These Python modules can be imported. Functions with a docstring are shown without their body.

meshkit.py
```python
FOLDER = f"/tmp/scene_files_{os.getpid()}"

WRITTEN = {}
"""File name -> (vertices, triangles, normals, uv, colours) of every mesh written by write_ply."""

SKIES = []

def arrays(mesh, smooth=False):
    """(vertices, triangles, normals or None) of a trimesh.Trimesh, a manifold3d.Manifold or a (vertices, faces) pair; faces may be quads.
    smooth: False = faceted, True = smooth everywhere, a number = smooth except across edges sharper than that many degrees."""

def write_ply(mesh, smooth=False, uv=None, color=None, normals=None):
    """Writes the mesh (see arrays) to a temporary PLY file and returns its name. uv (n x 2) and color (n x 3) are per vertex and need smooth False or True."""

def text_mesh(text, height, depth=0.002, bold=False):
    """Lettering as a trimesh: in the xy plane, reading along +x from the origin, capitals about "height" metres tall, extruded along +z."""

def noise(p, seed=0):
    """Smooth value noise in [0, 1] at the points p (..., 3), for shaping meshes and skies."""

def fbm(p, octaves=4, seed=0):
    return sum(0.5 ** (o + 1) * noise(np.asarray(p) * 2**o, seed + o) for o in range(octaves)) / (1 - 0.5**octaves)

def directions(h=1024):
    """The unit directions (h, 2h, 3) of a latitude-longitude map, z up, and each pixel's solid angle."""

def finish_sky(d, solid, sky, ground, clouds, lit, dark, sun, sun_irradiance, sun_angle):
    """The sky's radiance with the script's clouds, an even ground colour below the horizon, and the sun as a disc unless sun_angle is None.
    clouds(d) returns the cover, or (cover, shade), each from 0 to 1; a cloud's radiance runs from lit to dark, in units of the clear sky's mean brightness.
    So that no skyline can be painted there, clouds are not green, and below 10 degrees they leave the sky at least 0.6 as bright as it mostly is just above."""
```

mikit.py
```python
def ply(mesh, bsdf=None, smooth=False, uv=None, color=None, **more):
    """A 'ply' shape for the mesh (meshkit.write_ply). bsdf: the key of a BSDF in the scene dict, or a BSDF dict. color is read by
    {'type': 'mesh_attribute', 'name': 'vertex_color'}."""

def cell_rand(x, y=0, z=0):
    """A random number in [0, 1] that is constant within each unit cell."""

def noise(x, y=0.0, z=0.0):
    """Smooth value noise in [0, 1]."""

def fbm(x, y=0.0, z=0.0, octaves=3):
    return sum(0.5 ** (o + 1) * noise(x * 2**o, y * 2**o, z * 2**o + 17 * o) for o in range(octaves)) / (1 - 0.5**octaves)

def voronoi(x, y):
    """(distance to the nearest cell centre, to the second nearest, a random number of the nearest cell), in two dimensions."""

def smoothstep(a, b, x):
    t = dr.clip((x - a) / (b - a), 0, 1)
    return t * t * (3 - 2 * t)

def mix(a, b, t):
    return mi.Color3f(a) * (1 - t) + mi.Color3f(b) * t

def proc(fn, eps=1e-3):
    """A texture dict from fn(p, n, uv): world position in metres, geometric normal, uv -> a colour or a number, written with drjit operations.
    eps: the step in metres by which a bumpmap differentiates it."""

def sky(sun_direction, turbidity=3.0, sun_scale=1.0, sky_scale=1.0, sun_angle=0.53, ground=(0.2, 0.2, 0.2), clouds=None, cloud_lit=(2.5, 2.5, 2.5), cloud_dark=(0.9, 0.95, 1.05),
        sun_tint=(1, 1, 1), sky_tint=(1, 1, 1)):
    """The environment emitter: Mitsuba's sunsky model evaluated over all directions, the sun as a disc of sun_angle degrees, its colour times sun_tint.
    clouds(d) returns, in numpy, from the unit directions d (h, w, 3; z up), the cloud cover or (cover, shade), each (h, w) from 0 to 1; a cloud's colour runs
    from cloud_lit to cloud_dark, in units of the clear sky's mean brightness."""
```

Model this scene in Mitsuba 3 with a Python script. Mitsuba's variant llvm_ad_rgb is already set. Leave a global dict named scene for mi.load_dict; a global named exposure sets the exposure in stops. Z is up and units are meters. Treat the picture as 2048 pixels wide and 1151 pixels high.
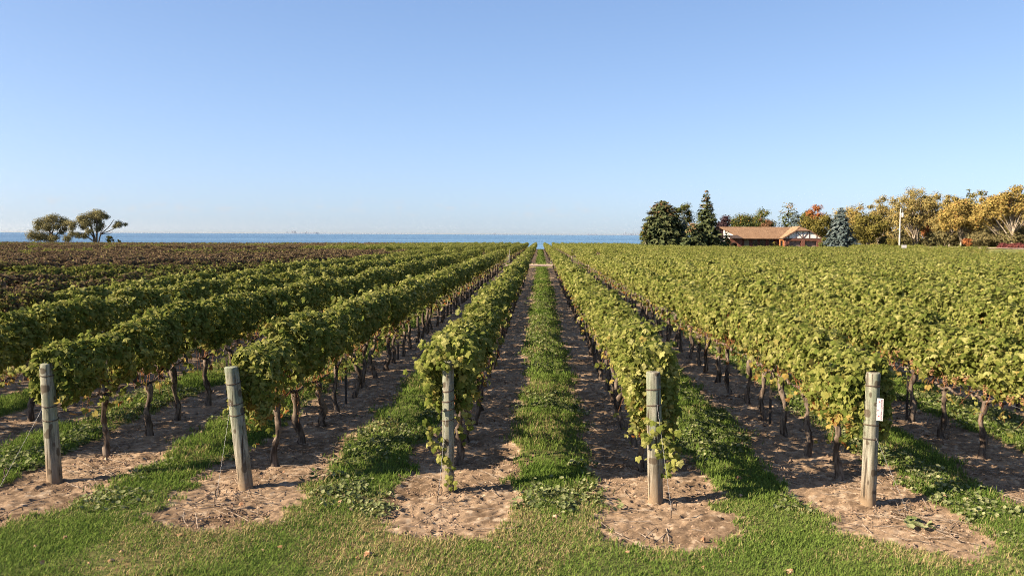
import math
import numpy as np, trimesh, mitsuba as mi, mikit, meshkit
import drjit as dr
from mikit import noise, fbm, smoothstep, mix, proc

T = mi.ScalarTransform4f
scene, labels = {}, {}
R = np.random.default_rng

# ---------------------------------------------------------------- camera, sky, exposure
# metres; the vine rows run along +y, x to the right, z up; the camera stands at x = y = 0
CAM_Z, YAW, PITCH, ROLL = 2.98, math.radians(1.97), math.atan(106.7 / 1600), 0.0047
_f = np.array([-math.sin(YAW) * math.cos(PITCH), math.cos(YAW) * math.cos(PITCH), -math.sin(PITCH)])
_r = np.array([math.cos(YAW), math.sin(YAW), 0.0])
_u = np.cross(_r, _f)
_up = _u - ROLL * _r
scene['camera'] = {'type': 'perspective', 'fov': math.degrees(2 * math.atan(1024 / 1600)), 'fov_axis': 'x', 'near_clip': 0.1, 'far_clip': 120000.0,
                   'to_world': T().look_at(origin=[0, 0, CAM_Z], target=[float(_f[0]), float(_f[1]), float(CAM_Z + _f[2])], up=_up.tolist())}
SUN_EL, SUN_AZ = math.radians(28.5), (-1.97, -0.68)
_h = math.hypot(*SUN_AZ)
SUN = [SUN_AZ[0] / _h * math.cos(SUN_EL), SUN_AZ[1] / _h * math.cos(SUN_EL), math.sin(SUN_EL)]
def wisps(d):
    """two thin white streaks low over the lake at the left"""
    az, el = np.degrees(np.arctan2(d[..., 0], d[..., 1])), np.degrees(np.arcsin(d[..., 2]))
    n = meshkit.fbm(np.stack([az * 1.1, el * 7, 0 * az], -1), 4, seed=4)
    low = np.exp(-((el - 1.7) / .5) ** 2) * (az < 5)
    return .5 * low * np.clip((n - .56) / .2, 0, 1)
scene['sky_light'] = mikit.sky(SUN, turbidity=3.2, sun_scale=1.6, sky_scale=.70, sky_tint=(1.0, .995, 1.15), sun_tint=(.95, 1.0, 1.12), clouds=wisps, cloud_lit=(1.6, 1.6, 1.65))
exposure = 2.92

# ---------------------------------------------------------------- helpers
def tag(key, label, cat=None, group=None, kind=None):
    d = {'label': label}
    if cat: d['category'] = cat
    if group: d['group'] = group
    if kind: d['kind'] = kind
    labels[key] = d

_names = {}
def numbered(name):
    n = _names.get(name, 0)
    _names[name] = n + 1
    return name if n == 0 else f'{name}_{n:03d}'

def ply(mesh, mat, smooth=False, **more):
    return mikit.ply(mesh, 'material_' + mat, smooth, **more)

def materials(d): scene.update({'material_' + k: v for k, v in d.items()})

class MB:
    """collects pieces of one mesh"""
    def __init__(self): self.v, self.f, self.uv, self.n = [], [], [], 0
    def add(self, v, f, uv=None):
        v, f = np.asarray(v, float), np.asarray(f, int)
        if f.shape[1] == 4: f = np.vstack([f[:, [0, 1, 2]], f[:, [0, 2, 3]]])
        self.v.append(v); self.f.append(f + self.n); self.n += len(v)
        self.uv.append(np.broadcast_to(np.asarray((0.5, 0.5) if uv is None else uv, float), (len(v), 2)))
        return self
    def get(self): return np.vstack(self.v), np.vstack(self.f), np.vstack(self.uv)
    def shape(self, bsdf, smooth=False):
        v, f, uv = self.get()
        if smooth in (False, True): return ply((v, f), bsdf, smooth, uv=uv)
        return ply((v, f), bsdf, smooth)

def box(mb, a, b, uv=None, M=None):
    x0, y0, z0 = a; x1, y1, z1 = b
    v = np.array([[x, y, z] for z in (z0, z1) for y in (y0, y1) for x in (x0, x1)], float)
    if M is not None: v = v @ M[:3, :3].T + M[:3, 3]
    return mb.add(v, [[0, 2, 3, 1], [4, 5, 7, 6], [0, 1, 5, 4], [1, 3, 7, 5], [3, 2, 6, 7], [2, 0, 4, 6]], uv)

def bevel_box(size, ch):
    """a box with chamfered edges, centred at the origin"""
    x, y, z = (s / 2 for s in size)
    pts = [p for sx in (-1, 1) for sy in (-1, 1) for sz in (-1, 1) for p in ((sx * (x - ch), sy * y, sz * (z - ch)), (sx * x, sy * (y - ch), sz * (z - ch)), (sx * (x - ch), sy * (y - ch), sz * z))]
    m = trimesh.convex.convex_hull(np.array(pts))
    return np.array(m.vertices), np.array(m.faces)

def tube(mb, pts, radii, sides=6, rough=0.0, rng=None, uv=None, caps=True):
    p = np.asarray(pts, float)
    t = np.gradient(p, axis=0); t /= np.linalg.norm(t, axis=1, keepdims=True) + 1e-12
    ref = np.array([0.31, 0.95, 0.05]) if abs(t[:, 2]).mean() > 0.7 else np.array([0.05, 0.1, 0.99])
    a = np.cross(t, ref); a /= np.linalg.norm(a, axis=1, keepdims=True) + 1e-12
    b = np.cross(t, a)
    ang = np.arange(sides) * 2 * np.pi / sides
    rr = np.broadcast_to(np.asarray(radii, float), (len(p),))[:, None] * np.ones((1, sides))
    if rough and rng is not None: rr = rr * (1 + rough * rng.normal(size=rr.shape))
    v = p[:, None] + rr[..., None] * (np.cos(ang)[None, :, None] * a[:, None] + np.sin(ang)[None, :, None] * b[:, None])
    i, j = np.meshgrid(np.arange(len(p) - 1), np.arange(sides), indexing='ij')
    q = np.stack([i * sides + j, i * sides + (j + 1) % sides, (i + 1) * sides + (j + 1) % sides, (i + 1) * sides + j], -1).reshape(-1, 4)[:, ::-1]
    v = v.reshape(-1, 3); tri = np.vstack([q[:, [0, 1, 2]], q[:, [0, 2, 3]]])
    if caps:
        n = len(v); v = np.vstack([v, p[:1], p[-1:]]); k = np.arange(sides); l = (len(p) - 1) * sides
        tri = np.vstack([tri, np.stack([k, (k + 1) % sides, k * 0 + n], 1), np.stack([l + (k + 1) % sides, l + k, k * 0 + n + 1], 1)])
    return mb.add(v, tri, uv)

def unit(a): return a / (np.linalg.norm(a, axis=-1, keepdims=True) + 1e-12)

def cards(pos, nrm, tip, size, outline, uv=None, closed=True, curl=1.0):
    """many leaves at once: outline (k, 3) in (side, tip, normal) axes; the first point is the fan's centre"""
    n = unit(nrm); t = unit(tip - (tip * n).sum(1, keepdims=True) * n); b = np.cross(t, n)
    o = np.asarray(outline, float); k = len(o)
    s = np.broadcast_to(np.asarray(size, float), (len(pos),))[:, None, None]
    v = pos[:, None] + s * (o[None, :, :1] * b[:, None] + o[None, :, 1:2] * t[:, None] + np.broadcast_to(np.asarray(curl, float), (len(pos),))[:, None, None] * o[None, :, 2:] * n[:, None])
    i = np.arange(1, k); fan = np.stack([i * 0, i, np.where(i + 1 < k, i + 1, 1)], 1)[:None if closed else -1]
    f = (fan[None] + (np.arange(len(pos)) * k)[:, None, None]).reshape(-1, 3)
    return v.reshape(-1, 3), f, None if uv is None else np.repeat(uv, k, axis=0)

LEAF_FULL = [(0, .24, .03), (0, .03, -.03), (.24, -.14, -.13), (.48, .03, -.20), (.43, .21, -.10), (.53, .46, -.24), (.29, .53, -.09), (.03, .90, -.30), (-.29, .53, -.09), (-.53, .46, -.24), (-.43, .21, -.10), (-.48, .03, -.20), (-.24, -.14, -.13)]
LEAF_MID = [(0, .3, .04), (0, -.05, -.02), (.5, .12, -.12), (.38, .6, -.12), (0, .9, -.16), (-.38, .6, -.12), (-.5, .12, -.12)]
LEAF_LOW = [(0, .35, .06), (.5, .1, -.1), (.1, .9, -.12), (-.5, .3, -.1)]
CARD = [(-.5, -.4, -.1), (.5, -.35, .05), (.35, .5, -.1), (-.42, .45, .08)]

# ---------------------------------------------------------------- materials
def principled(fn, rough=0.8, spec=0.3, **more):
    c = proc(fn) if callable(fn) else {'type': 'rgb', 'value': list(fn)}
    return {'type': 'twosided', 'bsdf': {'type': 'principled', 'base_color': c, 'roughness': rough, 'specular': spec, **more}}

def thin(fn, rough=0.5, trans=0.7):
    return {'type': 'principledthin', 'base_color': proc(fn), 'roughness': rough, 'diff_trans': trans, 'eta': 1.38}

def col(t, *stops):
    """colour ramp over t in 0..1"""
    out, n = mi.Color3f(stops[0]), len(stops) - 1
    for i in range(n): out = mix(out, stops[i + 1], smoothstep(i / n, (i + 1) / n, t))
    return out

def leaf_green(p, n, uv):
    big = noise(p.x * .9, p.y * .45, p.z * .9)
    c = col(uv.x * .75 + big * .25, (.070, .098, .020), (.145, .172, .038), (.25, .258, .074), (.40, .385, .155))
    c = mix(c, (.34, .265, .08), smoothstep(.70, .92, uv.y))
    return mix(c, (.24, .10, .035), smoothstep(.93, 1.05, uv.y))

def leaf_purple(p, n, uv):
    big = noise(p.x * .12, p.y * .10, 3.3)
    c = col(uv.x, (.062, .044, .030), (.12, .082, .052), (.20, .14, .092), (.21, .185, .07))
    c = mix(c, (.15, .165, .040), smoothstep(.66, .86, big + .35 * (uv.x - .5)))
    return mix(c, (.27, .055, .03), smoothstep(.86, 1.0, uv.y))

def bark(p, n, uv):
    s = fbm(p.x * 30, p.y * 30, p.z * 5)
    return mix((.045, .033, .026), (.17, .135, .108), smoothstep(.3, .75, s))

def post_wood(p, n, uv):
    s = .62 * fbm(p.x * 55, p.y * 55, p.z * 2.2, 4) + .38 * fbm(p.x * 230, p.y * 230, p.z * 9, 2)
    w = fbm(p.x * 5, p.y * 5, p.z * 2.5)
    c = mix((.085, .078, .062), (.30, .285, .235), smoothstep(.3, .7, s))
    g = smoothstep(.25, .7, uv.y) * smoothstep(.35, .6, w)
    c = mix(c, (.15, .185, .13), .6 * g)
    c = mix(c, (.19, .135, .088), smoothstep(.35, .0, uv.y) * .8)
    c = mix(c, (.05, .04, .03), smoothstep(.64, .72, fbm(p.x * 38 + 7, p.y * 38, p.z * 1.1)))
    c = mix(c, (.06, .045, .032), .8 * smoothstep(.70, .76, noise(p.x * 16 + 3, p.y * 16, p.z * 9)))
    return mix(c, (.20, .145, .095), smoothstep(.09, .02, uv.y + .05 * (w - .5)))

def ground_col(p, n, uv):
    s1, s2, s3 = fbm(p.x * 2.1, p.y * 2.1, 1.0), fbm(p.x * 11, p.y * 11, 5.0), noise(p.x * 60, p.y * 60, 2.0)
    soil = mix((.100, .068, .043), (.270, .194, .130), smoothstep(.25, .75, .45 * s1 + .4 * s2 + .15 * s3))
    soil = mix(soil, (.35, .285, .21), smoothstep(.62, .8, s2) * .6)
    turf = mix((.050, .062, .020), (.115, .12, .044), smoothstep(.3, .75, .5 * s1 + .5 * s2))
    turf = mix(turf, (.16, .115, .058), uv.y * smoothstep(.35, .65, s2))
    return mix(turf, soil, smoothstep(.3, .7, uv.x + .5 * (s2 - .5)))

def grass_col(p, n, uv):
    big = fbm(p.x * .9, p.y * .9, 4.0)
    c = col(uv.x * .6 + big * .4, (.062, .118, .022), (.122, .186, .038), (.205, .25, .07))
    return mix(c, (.36, .29, .15), smoothstep(.80, .98, uv.y))

def weed_col(p, n, uv): return col(uv.x, (.08, .11, .038), (.16, .185, .08), (.28, .29, .15))
def water_col(p, n, uv):
    a = fbm(p.x * .0012, p.y * .004, 2.0); b = noise(p.x * .02, p.y * .07, 8.0)
    return mix((.045, .105, .19), (.085, .165, .265), smoothstep(.3, .75, .6 * a + .4 * b))

def two_tone(c0, c1, c2, acc=None, at=(.86, .97)):
    def fn(p, n, uv):
        c = col(uv.x * .7 + .3 * noise(p.x * .5, p.y * .5, p.z * .5), c0, c1, c2)
        return mix(c, acc, smoothstep(at[0], at[1], uv.y)) if acc is not None else c
    return fn

def speckle(c0, c1, f=12.0):
    def fn(p, n, uv): return mix(c0, c1, smoothstep(.3, .7, fbm(p.x * f, p.y * f, p.z * f)))
    return fn

def shingle_col(p, n, uv):
    row = dr.floor(uv.y / .22); k = mikit.cell_rand(dr.floor(uv.x / .45 + .5 * row), row)
    edge = smoothstep(.0, .15, uv.y / .22 - row)
    return mix((.155, .096, .060), (.22, .142, .092), k * .7 + .3 * noise(p.x * .8, p.y * .8, p.z * 2)) * (.75 + .25 * edge)
def brick_col(p, n, uv):
    row = dr.floor(uv.y / .075); fx = uv.x / .22 + .5 * (row - 2 * dr.floor(row / 2)); k = mikit.cell_rand(dr.floor(fx), row)
    mort = dr.maximum(smoothstep(.84, .9, uv.y / .075 - row), smoothstep(.93, .96, fx - dr.floor(fx)))
    return mix(mix((.10, .032, .022), (.165, .058, .04), k), (.20, .165, .145), mort)

B = {
    'grape_leaf': thin(leaf_green, .4, .85), 'purple_leaf': thin(leaf_purple, .5, .5),
    'vine_bark': principled(bark, .9, .1), 'cane_red': principled(speckle((.14, .05, .022), (.24, .11, .05)), .7, .2),
    'post_wood': principled(post_wood, .9, .1), 'steel_dark': principled(speckle((.02, .018, .018), (.045, .035, .03), 40), .7, .4),
    'wire_metal': principled((.26, .26, .26), .5, .4, metallic=.4), 'rust': principled(speckle((.05, .04, .035), (.11, .075, .05), 60), .8, .3),
    'ground': principled(ground_col, .95, .05), 'grass': thin(grass_col, .6, .6), 'weed': thin(weed_col, .5, .5),
    'soil_clod': principled(speckle((.13, .09, .062), (.31, .22, .155), 14), .95, .05), 'twig': principled(speckle((.11, .085, .065), (.30, .245, .195), 25), .9, .1),
    'water': principled(water_col, .55, .45), 'gravel': principled(speckle((.17, .13, .105), (.26, .205, .165), 3.0), .95, .05),
    'dry_leaf': thin(speckle((.30, .16, .09), (.44, .30, .20), 30), .7, .3),
    'grape': principled(speckle((.17, .085, .045), (.27, .15, .075), 40), .4, .5),
}
materials(B)

# ---------------------------------------------------------------- ground
ROW0, PITCH_X = -1.06, 2.40
POST_Y = {-2: 9.33, -1: 9.20, 0: 9.23, 1: 8.99, 2: 9.02}      # rows counted from the one left of the central aisle
def row_x(k): return ROW0 + PITCH_X * k
def row_y0(x): return 9.15 - .035 * np.clip(x, -40, 20)
PATH0, PATH1, FIELD_END = 79.0, 89.5, 230.0
HOUSE_X = 24.0                                          # rows right of this stop at the house's yard
def np_noise(x, y, z=0.0): return meshkit.noise(np.stack(np.broadcast_arrays(x, y, z), -1) + 1e6)
def np_fbm(x, y, z=0.0, octaves=3): return meshkit.fbm(np.stack(np.broadcast_arrays(np.asarray(x, float), np.asarray(y, float), z), -1) + 5e5, octaves)
def sstep(a, b, x):
    t = np.clip((x - a) / (b - a), 0, 1); return t * t * (3 - 2 * t)

def soil_mask(x, y, signed=False):
    """1 on the bare strips under the vines and the pads round the end posts, 0 on grass"""
    x, y = np.asarray(x, float), np.asarray(y, float)
    k = np.round((x - ROW0) / PITCH_X); xr = ROW0 + PITCH_X * k
    y0 = row_y0(xr); dx = x - xr - .05
    hw = .74 - .06 * sstep(9.5, 11, y) + .42 * (np_fbm(x * .9, y * .55, 3.0) - .5) + .50 * (np_fbm(x * 2.6, y * 2.6, 9.0) - .5) + .16 * (np_fbm(x * 9, y * 9, 14.0) - .5)
    front = np.maximum(0, (y0 - .75) - y)
    d = np.sqrt(dx ** 2 + front ** 2 * .9)
    m = sstep(-.15, .11, hw - d + .22 * (np_noise(x * 14, y * 14, 4.0) - .5))
    if signed: return hw - d
    end = np.where(xr > HOUSE_X, 130.0, FIELD_END + 1)
    m = np.where((y > PATH0) & (y < PATH1) & (x < 60), 0.35 * m, m)
    return np.where((y > end) | (xr > 50.5) | (xr < -170), 0.0, m)

def shore_y(x): return 233.0 + 40 * sstep(-95, -125, x) + 130 * sstep(28, 60, x)
def gz(x, y):
    """height of the ground"""
    x, y = np.asarray(x, float), np.asarray(y, float)
    z = -.025 - .0031 * y + .05 * (np_fbm(x * .5, y * .5, 1.0) - .5) - .42 * sstep(80, 240, y) - .45 * sstep(-5, -110, x) * sstep(50, 230, y)
    z = z + 2.0 * sstep(47, 55, x) * sstep(146, 124, y) * sstep(30, 60, y) + .9 * sstep(26, 46, x) * sstep(130, 150, y)   # the bank at the right, the house's yard
    return z + (-6.8 - z) * sstep(0, 10, y - shore_y(x))

def make_ground():
    def spread(a, b, step, far, grow):
        c, s = [b], step
        while c[-1] < far: s *= grow; c.append(c[-1] + s)
        return c[1:]
    ys = list(np.arange(6.6, 12.0, .03)) + spread(0, 12.0, .035, 226, 1.02) + list(np.arange(229, 440, 4.0))
    ys = list(np.arange(-140, 6.0, 12.0)) + ys
    right = list(np.arange(0, 7.2, .035)) + spread(0, 7.2, .045, 420, 1.04)
    xs = [-a for a in right[:0:-1]] + right
    X, Y = np.meshgrid(xs, ys)
    m = soil_mask(X, Y)
    near = sstep(60, 12, Y) * sstep(16, 10, np.abs(X))
    clod = (np_fbm(X * 13, Y * 13, 2.0, 3) - .45) * .045 + (np_noise(X * 2.2, Y * 2.2, 6.0) - .5) * .03 + .035 * (np_noise(X * 24, Y * 24, 8.0) - .5)
    Z = gz(X, Y) + near * (m * clod + (1 - m) * (.035 + .03 * (np_fbm(X * 3, Y * 3, 7.0) - .5)))
    dry = sstep(.10, .0, np.abs(m - .3)) * 0 + sstep(.45, .75, np_fbm(X * .8, Y * .8, 12.0) + .25 * sstep(.0, .5, m))
    n, k = len(ys), len(xs)
    i, j = np.meshgrid(np.arange(n - 1), np.arange(k - 1), indexing='ij')
    f = np.stack([i * k + j, i * k + j + 1, (i + 1) * k + j + 1, (i + 1) * k + j], -1).reshape(-1, 4)
    v = np.stack([X, Y, Z], -1).reshape(-1, 3)
    return ply((v, f), 'ground', True, uv=np.stack([m, dry], -1).reshape(-1, 2))
scene['ground'] = make_ground()
tag('ground', 'vineyard ground of bare soil strips under the vines and grass between them', kind='structure')

def strip_mesh(x0, x1, y0, y1, nx, ny, lift, wob):
    xs, t = np.linspace(x0, x1, nx), np.linspace(0, 1, ny)
    X, S = np.meshgrid(xs, t)
    Y = y0 + (y1 - y0) * S + wob * (np_fbm(X * .6, S * 2, 20.0) - .5) * np.where((S == 0) | (S == 1), 1, 0)
    i, j = np.meshgrid(np.arange(ny - 1), np.arange(nx - 1), indexing='ij')
    f = np.stack([i * nx + j, i * nx + j + 1, (i + 1) * nx + j + 1, (i + 1) * nx + j], -1).reshape(-1, 4)
    return np.stack([X, Y, gz(X, Y) + lift], -1).reshape(-1, 3), f
scene['gravel_path'] = ply(strip_mesh(-170, 54, 82.0, 87.5, 900, 9, .06, 1.6), 'gravel', True)
tag('gravel_path', 'pale gravel cross path between the two vineyard blocks', kind='structure')

w = 47000.0
scene['lake'] = ply((np.array([[-w, 215, -6.0], [w, 215, -6.0], [w, w, -6.0], [-w, w, -6.0]]), np.array([[0, 1, 2, 3]])), 'water')
tag('lake', 'wide blue lake reaching the horizon behind the vineyard', kind='structure')

# ---------------------------------------------------------------- grass, weeds, clods, twigs
def in_view(x, y, margin=1.0):
    """inside the wedge that the photograph sees, with some metres to spare"""
    return (x > -.70 * y - margin) & (x < .61 * y + margin)

def scatter(rng, n, x0, x1, y0, y1, keep):
    x, y = rng.uniform(x0, x1, n), rng.uniform(y0, y1, n)
    ok = in_view(x, y) & (rng.random(n) < keep(x, y)); return x[ok], y[ok]

def blades(mb, rng, x, y, h, wd, bend=.5, flat=False):
    n = len(x); a = rng.uniform(0, 2 * np.pi, n); d = np.stack([np.cos(a), np.sin(a), np.zeros(n)], 1)
    s = np.stack([-np.sin(a), np.cos(a), np.zeros(n)], 1)
    p = np.stack([x, y, gz(x, y) + .02], 1); hh = (h * rng.uniform(.5, 1.3, n))[:, None]; ww = (wd * rng.uniform(.7, 1.3, n))[:, None]
    lean = rng.uniform(.1, bend * 2, n)[:, None]; upv = np.array([0, 0, 1.0])
    mid = p + d * hh * lean * .35 + upv * hh * .62; top = p + d * hh * lean + upv * hh
    v = np.stack([p - s * ww, p + s * ww, mid - s * ww * .7, mid + s * ww * .7, top], 1)
    f0 = np.array([[0, 1, 3], [0, 3, 2], [2, 3, 4]])
    f = (f0[None] + (np.arange(n) * 5)[:, None, None]).reshape(-1, 3)
    dryp = np.clip(rng.random(n) * .85 + .35 * sstep(.45, .7, np_fbm(x * .8, y * .8, 12.0)) - .12 * sstep(8.5, 10, y) + .22 * sstep(-.55, -.05, soil_mask(x, y, True)) * sstep(10, 8.5, y), 0, 1)
    mb.add(v.reshape(-1, 3), f, np.repeat(np.stack([rng.random(n), dryp], 1), 5, axis=0))

def make_grass():
    rng, mb = R(11), MB()
    patch = lambda x, y: .35 + .65 * sstep(.3, .55, np_fbm(x * 1.3, y * 1.3, 30.0))
    g = lambda x, y: (1 - soil_mask(x, y)) ** 1.5 * patch(x, y)
    x, y = scatter(rng, 350000, -7.5, 6.5, 6.5, 10.2, g); blades(mb, rng, x, y, .05, .0042, .6)
    x, y = scatter(rng, 70000, -6, 5.5, 4.2, 6.5, g); blades(mb, rng, x, y, .05, .006, .6)
    x, y = scatter(rng, 320000, -11, 9, 9.0, 17, lambda x, y: g(x, y) * sstep(8.6, 10, y)); blades(mb, rng, x, y, .085, .0055, .5)
    x, y = scatter(rng, 120000, -9, 10, 17, 34, g); blades(mb, rng, x, y, .10, .010, .5)
    x, y = scatter(rng, 60000, -3.2, 3.5, 34, 79, g); blades(mb, rng, x, y, .11, .018, .5)
    x, y = scatter(rng, 26000, -1.0, 1.4, 89, 221, g); blades(mb, rng, x, y, .13, .035, .5)
    return mb.shape('grass')
scene['grass'] = make_grass()
tag('grass', 'short green grass of the headland and the aisles between the vine rows', 'grass', kind='stuff')

ROUND = [(0, 0, -.08), (0, -.5, 0), (.45, -.2, .05), (.4, .3, .05), (0, .5, 0), (-.4, .3, .05), (-.45, -.2, .05)]
def weed_leaves(mb, rng, cx, cy, spread, n, size, h):
    a, r = rng.uniform(0, 6.283, n), spread * np.sqrt(rng.random(n))
    x, y = cx + r * np.cos(a), cy + r * np.sin(a)
    pos = np.stack([x, y, gz(x, y) + .03 + h * rng.random(n) * (1 - .6 * (r / spread) ** 2)], 1)
    nrm = np.stack([rng.normal(0, .45, n), rng.normal(0, .45, n), np.ones(n)], 1)
    v, f, uv = cards(pos, nrm, rng.normal(size=(n, 3)), size * rng.uniform(.6, 1.3, n), ROUND, np.stack([rng.random(n), rng.random(n)], 1))
    mb.add(v, f, uv)

def make_weeds():
    rng, mb = R(12), MB()
    keep = lambda x, y: (1 - soil_mask(x, y)) * sstep(.44, .58, np_fbm(x * .9, y * .7, 40.0)) * sstep(8.3, 9.0, y)
    x, y = scatter(rng, 5200, -9, 8, 8.3, 16, keep)
    for a, b in zip(x, y): weed_leaves(mb, rng, a, b, rng.uniform(.08, .2), rng.integers(10, 24), .05, .11)
    x, y = scatter(rng, 3600, -6, 6, 16, 45, keep)
    for a, b in zip(x, y): weed_leaves(mb, rng, a, b, rng.uniform(.12, .3), 9, .065, .12)
    return mb.shape('weed')
scene['broadleaf_weeds'] = make_weeds()
tag('broadleaf_weeds', 'low round leaved weeds spreading through the grass of the aisles', 'weeds', kind='stuff')

def weed_plant(key, x, y, spread, n, size, h, label, seed):
    mb = MB(); weed_leaves(mb, R(seed), x, y, spread, n, size, h)
    scene[key + '__leaves'] = mb.shape('weed'); labels[key + '__leaves'] = {'kind': 'stuff'}; tag(key, label, 'weed')
weed_plant(numbered('weed_plant'), -1.76, 8.50, .24, 150, .045, .10, 'round clump of weed at the left edge of the middle soil patch', 5)
weed_plant(numbered('weed_plant'), -4.75, 8.60, .42, 220, .05, .10, 'wide mat of weed left of the soil around the second post from the left', 6)
weed_plant(numbered('weed_plant'), 3.97, 8.37, .17, 22, .085, .03, 'small flat weed with long leaves on the bare soil before the post with the sign', 7)
weed_plant(numbered('weed_plant'), 4.80, 8.0, .20, 60, .04, .06, 'thin weed at the right rim of the soil patch before the post with the sign', 8)

def make_clods():
    rng, mb = R(13), MB()
    bv = np.array([[1, 0, 0], [-1, 0, 0], [0, 1, 0], [0, -1, 0], [0, 0, 1], [0, 0, -1.0]]); bf = np.array([[0, 2, 4], [2, 1, 4], [1, 3, 4], [3, 0, 4], [2, 0, 5], [1, 2, 5], [3, 1, 5], [0, 3, 5]])
    keep = lambda x, y: soil_mask(x, y) ** 2 * (.25 + .75 * sstep(.4, .6, np_fbm(x * 1.7, y * 1.7, 50.0)))
    for n, x0, x1, y0, y1, lo, hi in ((52000, -7, 7, 7.2, 10.5, .003, .022), (12000, -10, 9, 10, 17, .012, .045), (3000, -4, 5, 17, 34, .02, .06)):
        x, y = scatter(rng, n, x0, x1, y0, y1, keep); k = len(x)
        s = lo + (hi - lo) * rng.random(k) ** 4
        v = bv[None] * (1 + .3 * rng.normal(size=(k, 6, 1))) * np.stack([s, s * rng.uniform(.6, 1, k), s * rng.uniform(.4, .8, k)], 1)[:, None]
        a = rng.uniform(0, 6.28, k); c, q = np.cos(a)[:, None], np.sin(a)[:, None]
        v = np.stack([v[..., 0] * c - v[..., 1] * q, v[..., 0] * q + v[..., 1] * c, v[..., 2]], -1) + np.stack([x, y, gz(x, y) + .008], 1)[:, None]
        mb.add(v.reshape(-1, 3), (bf[None] + (np.arange(k) * 6)[:, None, None]).reshape(-1, 3))
    return mb.shape('soil_clod')
scene['soil_clods'] = make_clods()
tag('soil_clods', 'small crumbly clods scattered over the bare soil under the vines', 'soil', kind='stuff')

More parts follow.
